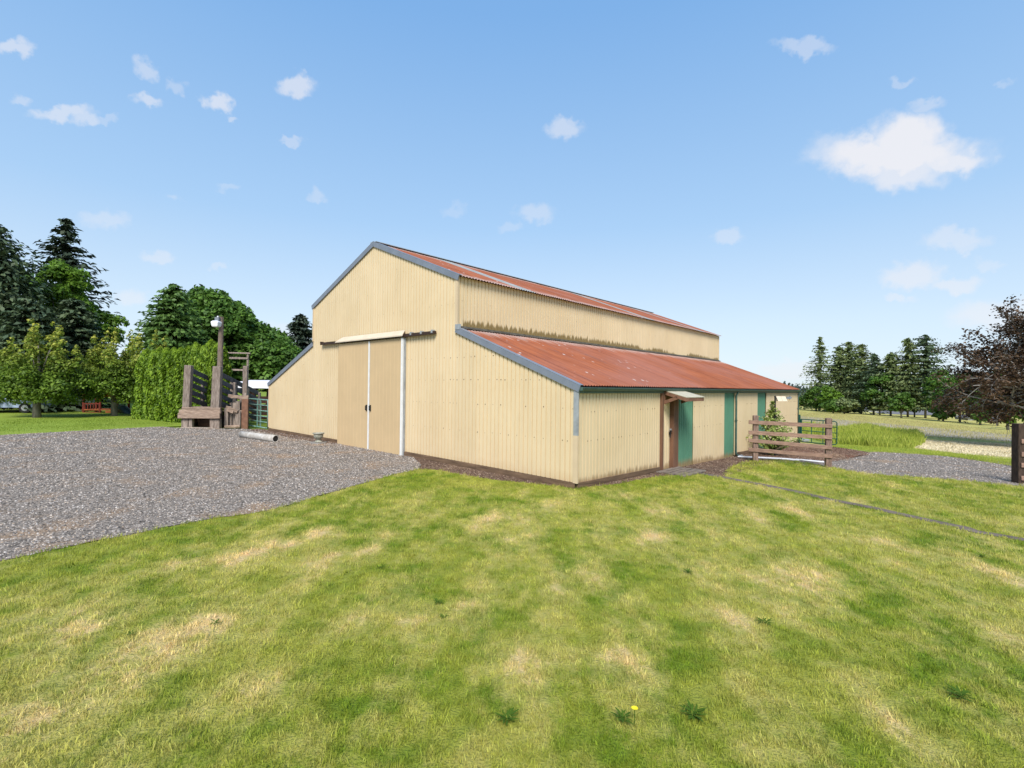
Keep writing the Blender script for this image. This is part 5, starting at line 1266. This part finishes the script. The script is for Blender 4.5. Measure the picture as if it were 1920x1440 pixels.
for (px, top, base, hw_, lm, lab) in ((1508, 745, 768, 22, 'bright', 'bright green bush past the barn corner'), (1530, 728, 771, 22, 'green', 'green shrub at the foot of the slim conifer'), (1556, 722, 773, 20, 'bright', 'bright yellow green small tree left of the dense conifer'),
        (1562, 752, 775, 22, 'green', 'low green shrub under the bright small tree'), (1690, 735, 784, 20, 'green', 'green understory bush below the steep conifer'), (1760, 690, 788, 26, 'green', 'green tree between pine and purple tree'),
        (1768, 762, 790, 20, 'green', 'low green bush right of the long house'), (1583, 748, 776, 24, 'conif', 'olive understory bush below the dense conifer'), 
        (1800, 700, 792, 52, 'dark', 'large dark green tree below the purple crown'), (1838, 756, 797, 20, 'green', 'small shrub under the purple tree, left'), (1890, 735, 806, 18, 'bright', 'light green young tree behind the right fence post'), (1925, 715, 806, 26, 'bright', 'bright green tree at the right photo edge'), (1870, 690, 798, 36, 'dark', 'dark green tree behind the purple crown'), (1650, 700, 778, 30, 'dark', 'dark broadleaf tree far behind the dip'), (1715, 700, 780, 40, 'dark', 'dark broadleaf tree far behind the steep conifer')):
    q = G(px, base) if 'far behind' not in lab else D(px, 130); d = q[1]; h = hgt(px, top, d); w = hw_*d/F_PX
    random.seed(px); broadleaf('field_tree', q, ell(34, 0, 0, h*.55, w*.85, w*.7, h*.40, w*.22, w*.38, .5), .42, 26+900/(w*w+8), L_[lm], M['bark_grey'], lab, trunk_r=.15)
# far forested hill
hill_c = []
def far_forest():
    C = []; Nn = []; S = []
    for i in range(900):
        px = random.uniform(1330, 1560) if i < 500 else random.uniform(1500, 2050); d = random.uniform(330, 520); x, y = D(px, d)
        rise = 720 + (px-1430)*.13 if px < 1560 else 736
        rise = max(712, rise); z = zc_(px, rise+random.uniform(2, 26), x, y); hh_ = random.uniform(7, 14)
        for k in range(26):
            q = k/26; r = (1-q)*3.2+.3; a = random.uniform(0, 2*PI); C.append((x+math.cos(a)*r*.7, y+math.sin(a)*r*.7, z-hh_*.6+q*hh_)); Nn.append((math.cos(a), math.sin(a), .6)); S.append(2.6*(1-q*.5))
    me = cards('far_forest', np.array(C), np.array(Nn), np.array(S), asp=1.3, rand=.5)
    link('far_forest', me, L_['hill'], None, kind='stuff', label='dark blue green forest on the far low hill')
random.seed(3); far_forest()
hv = []; hf = []
for j, (d, k) in enumerate(((330, 0), (420, .6), (560, .85), (900, 0))):
    for i in range(21):
        px = 1250 + i*45; x, y = D(px, d); top = zc_(px, max(716, 724+(px-1430)*.11) if px < 1560 else 738, *D(px, 500)); hv.append((x, y, -8 + (top+6)*k*1.0))
for j in range(3):
    for i in range(20): a = j*21+i; hf.append((a, a+1, a+22, a+21))
link('hill', pymesh('hill', hv, hf, True), mat('forest_floor', (.04, .055, .035), .95, .3, .1), None, kind='structure', label='low wooded hill on the horizon')

# --- purple-leaved tree on the right with pale limbs
random.seed(17)
bx, by = 37.0, 33.0; bz = ter(bx); be = empty('beech_tree', (bx, by, bz), label='large purple brown leaved tree with pale spreading limbs at right', cat='tree')
tips = []; limbs = MB()
limbs.tube([(0, 0, -.3), (.05, 0, 1.2), (0, .1, 2.6)], [.42, .33, .3], 12, jit=.05)
def grow(p, d, L0, r, lvl):
    pts = [Vector(p)]; dd = Vector(d).normalized(); n = 4
    for i in range(n):
        dd = (dd + Vector((random.gauss(0, .13), random.gauss(0, .13), random.gauss(0, .10) - (.05 if lvl > 0 else .0)))).normalized(); pts.append(pts[-1] + dd*L0/n)
    limbs.tube(pts, [r*(1-.6*i/n) for i in range(n+1)], 6 if lvl < 2 else 4, cap=False)
    if lvl >= 1: tips.extend(pts[2:] if lvl == 1 else pts[1:])
    if lvl < 3:
        for k in range(4 if lvl == 0 else 3):
            q = random.uniform(.35, 1.0); j = min(n, max(1, int(q*n+.5))); nd = (dd + Vector((random.gauss(0, .65), random.gauss(0, .65), random.gauss(.05, .45)))).normalized()
            grow(pts[j], nd, L0*random.uniform(.5, .68), r*.5, lvl+1)
for k in range(22):
    a = 2*PI*k/22 + random.uniform(-.15, .15); el = random.uniform(-.12, .75); s = (0, 0, random.uniform(1.6, 2.9))
    Lk = random.uniform(3.3, 4.2)*(1 if el < .5 else .85); grow(s, (math.cos(a)*math.cos(el), math.sin(a)*math.cos(el), math.sin(el)), Lk, .11, 0)
for k in range(6): grow((0, 0, 2.6), (random.gauss(0, .3), random.gauss(0, .3), 1), 3.6, .14, 0)
T5 = np.array([tuple(p) for p in tips])
if len(T5) > 5200: T5 = T5[rng.choice(len(T5), 5200, replace=False)]
rep = 9; C = np.repeat(T5, rep, 0) + rng.normal(0, .20, (len(T5)*rep, 3))*np.array([1, 1, .6])
be.scale = (1.23, 1.23, 1.23)
keep = C[:, 2] > 1.35 - .12*np.sin(C[:, 0]*2); C = C[keep]
link('crown', cards('crown', C, np.tile([0, 0, 1.0], (len(C), 1)), .085+.08*rng.random(len(C)), asp=1.3, rand=.5, droop=.2), L_['beech'], be)
limbs.build('trunk', M['bark_pale'], be, True)

# --- young spruce behind the plank fence
q = D(1449, 21.7); conifer('young_spruce', q, hgt(1449, 752, 21.7), 1.15, .10, L_['sapling'], M['bark'], 'small bright young spruce growing against the green wall panel', leaf=.075, whorls=20, perw=8, dens=30, droop=-.02, up=.5, taper=1.35, trunk_r=.03, cat='tree', irr=.4, flat=.7)
q2 = D(1424, 21.2)
# --- tall grass and field blades (stuff)
def blades(name, poly_px, n, hmin, hmax, wid, m, label, seedheads=None, lean=.35):
    P = [G(*p) for p in poly_px]; xs = [p[0] for p in P]; ys = [p[1] for p in P]; g = np.random.default_rng(len(name)+n)
    def inside(x, y):
        c = False; j = len(P)-1
        for i in range(len(P)):
            if (P[i][1] > y) != (P[j][1] > y) and x < (P[j][0]-P[i][0])*(y-P[i][1])/(P[j][1]-P[i][1])+P[i][0]: c = not c
            j = i
        return c
    pts = []
    while len(pts) < n:
        x = g.uniform(min(xs), max(xs)); y = g.uniform(min(ys), max(ys))
        if inside(x, y): pts.append((x, y))
    pts = np.array(pts); z = np.array([ter(x) for x in pts[:, 0]]); h = g.uniform(hmin, hmax, n)*(.8+.4*np.sin(pts[:, 0]*1.3)*np.sin(pts[:, 1]*.9+1))
    a = g.uniform(0, 2*PI, n); l = g.uniform(.05, lean, n)*h; b = g.uniform(0, PI, n); w = wid/2
    v = np.empty((n, 4, 3)); base = np.column_stack([pts, z]); side = np.column_stack([np.cos(b)*w, np.sin(b)*w, np.zeros(n)]); ld = np.column_stack([np.cos(a)*l, np.sin(a)*l, h])
    v[:, 0] = base-side; v[:, 1] = base+side; mid = base+ld*np.array([.4, .4, .62]); v[:, 2] = mid+side*.8; v[:, 3] = base+ld
    me = bpy.data.meshes.new(name); me.vertices.add(n*4); me.loops.add(n*4); me.polygons.add(n); me.vertices.foreach_set('co', v.reshape(-1).astype(np.float32))
    me.loops.foreach_set('vertex_index', np.arange(n*4, dtype=np.int32)); me.polygons.foreach_set('loop_start', np.arange(0, n*4, 4, dtype=np.int32)); me.polygons.foreach_set('loop_total', np.full(n, 4, dtype=np.int32)); me.update(calc_edges=True)
    return link(name, me, m, None, kind='stuff', label=label)
L_['tall'] = leafmat('tall_grass_blades', (.25, .33, .03), (.50, .52, .10), trans=.35, scale=.8)
L_['dryb'] = leafmat('dry_meadow_blades', (.34, .31, .10), (.54, .46, .22), trans=.3, scale=.5)
L_['strawb'] = leafmat('straw_stems', (.55, .46, .27), (.80, .70, .50), trans=.2, scale=.5)
L_['farg'] = leafmat('far_lawn_blades', (.13, .20, .015), (.24, .31, .04), trans=.3, scale=.8)
blades('tall_grass', ((1560, 832), (1640, 839), (1712, 842), (1735, 832), (1720, 815), (1660, 806), (1590, 803), (1545, 806), (1500, 800), (1500, 818)), 30000, .3, .68, .02, L_['tall'], 'tall bright green grass clump behind the open gate')
blades('meadow_grass', ((1495, 800), (1600, 806), (1750, 822), (1920, 832), (1920, 812), (1750, 793), (1600, 779), (1495, 772)), 26000, .12, .3, .03, L_['dryb'], 'tawny seeding meadow grass across the field')
blades('mown_grass', ((1560, 838), (1640, 847), (1780, 856), (1900, 874), (1915, 860), (1800, 850), (1720, 841), (1560, 831)), 16000, .04, .09, .018, L_['tall'], 'short grass between the small yard and the straw')
blades('straw', ((1712, 840), (1800, 852), (1915, 861), (1915, 834), (1800, 828), (1727, 826)), 9000, .05, .14, .03, L_['strawb'], 'loose pale straw stems on the dry patch', lean=1.6)
blades('far_grass', ((0, 815), (150, 807), (300, 799), (340, 796), (240, 782), (100, 784), (0, 788)), 9000, .03, .06, .02, L_['farg'], 'short bright grass beyond the gravel')
# --- lawn weeds: rosettes of broad dark leaves
M['weed'] = mat('dark_weed_leaf', (.085, .15, .015), .8, .3, 10, col2=(.06, .12, .015), trans=.3, spec=.1)
M['yellow'] = mat('dandelion_yellow', (.85, .68, .02), .6, .1, 10)
def weed(px, py, n, L0, label, flower=False, spread=1.0):
    x, y = G(px, py); z = ter(x); w = empty('lawn_weed', (x, y, z), random.uniform(0, 6), label=label, cat='weed')
    b = MB(); L0 *= .62 if py > 1300 else .5; n = int(n*1.4)
    for i in range(n):
        a = 2*PI*i/n*spread+random.uniform(-.3, .3); l = L0*random.uniform(.6, 1.1); wd = l*.16; el = random.uniform(.25, .8); d_ = Vector((math.cos(a), math.sin(a), 0)); s_ = Vector((-d_.y, d_.x, 0)); prev5 = None
        o = Vector((random.uniform(-.02, .02), random.uniform(-.02, .02), 0))
        for k, (q, ww) in enumerate(((0, .25), (.3, .8), (.55, 1.0), (.8, .7), (1.0, .05))):
            c = o + d_*l*q*math.cos(el*.8) + Vector((0, 0, .012+l*math.sin(el)*(q-.45*q*q))); b.v += [c-s_*wd*ww*.5+Vector((0, 0, .006)), c+s_*wd*ww*.5+Vector((0, 0, .006))]
            if k: m5 = len(b.v); b.f.append((m5-4, m5-3, m5-1, m5-2))
    b.build('leaves', M['weed'], w)
    if flower:
        fw = MB(); fx5, fz = .08, .12; 
        for k in range(16): a = 2*PI*k/16; fw.quad((fx5, -.05, fz), (fx5+.022*math.cos(a-.2), -.05+.022*math.sin(a-.2), fz+.008), (fx5+.026*math.cos(a), -.05+.026*math.sin(a), fz+.01), (fx5+.022*math.cos(a+.2), -.05+.022*math.sin(a+.2), fz+.008))
        fw.build('flower', M['yellow'], w); w.rotation_euler.z = 0
        MB().tube([(fx5, -.05, 0), (fx5, -.05, fz)], .003, 5).build('stem', M['weed'], w)
random.seed(2)
for (px, py, n, L0, lab, fl5) in ((1166, 1352, 16, .17, 'lawn weed with one yellow flower near the photo bottom', True), (1300, 1345, 22, .20, 'largest dark leafy weed at the bottom right of centre', False), (950, 1352, 14, .16, 'dark weed at the bottom just left of centre', False),
        (822, 1132, 12, .16, 'small dark weed in the mid lawn, upper of a pair', False), (832, 1160, 9, .13, 'small dark weed in the mid lawn, lower of a pair', False), (405, 1172, 9, .15, 'grey green weed left of the lawn centre', False), (245, 1192, 9, .13, 'dark hollow weed at lower left of the lawn', False),
        (1840, 1045, 12, .22, 'dark weed near the path at the right', False), (1432, 1170, 14, .2, 'dark clump in the right part of the lawn', False), (1290, 1075, 12, .2, 'faint dark clump in the middle right of the lawn', False), (715, 1066, 9, .16, 'small weed near the gravel side of the lawn', False), (1800, 1310, 16, .22, 'long bladed grassy clump at lower right', False)):
    weed(px, py, n, L0, lab, fl5)
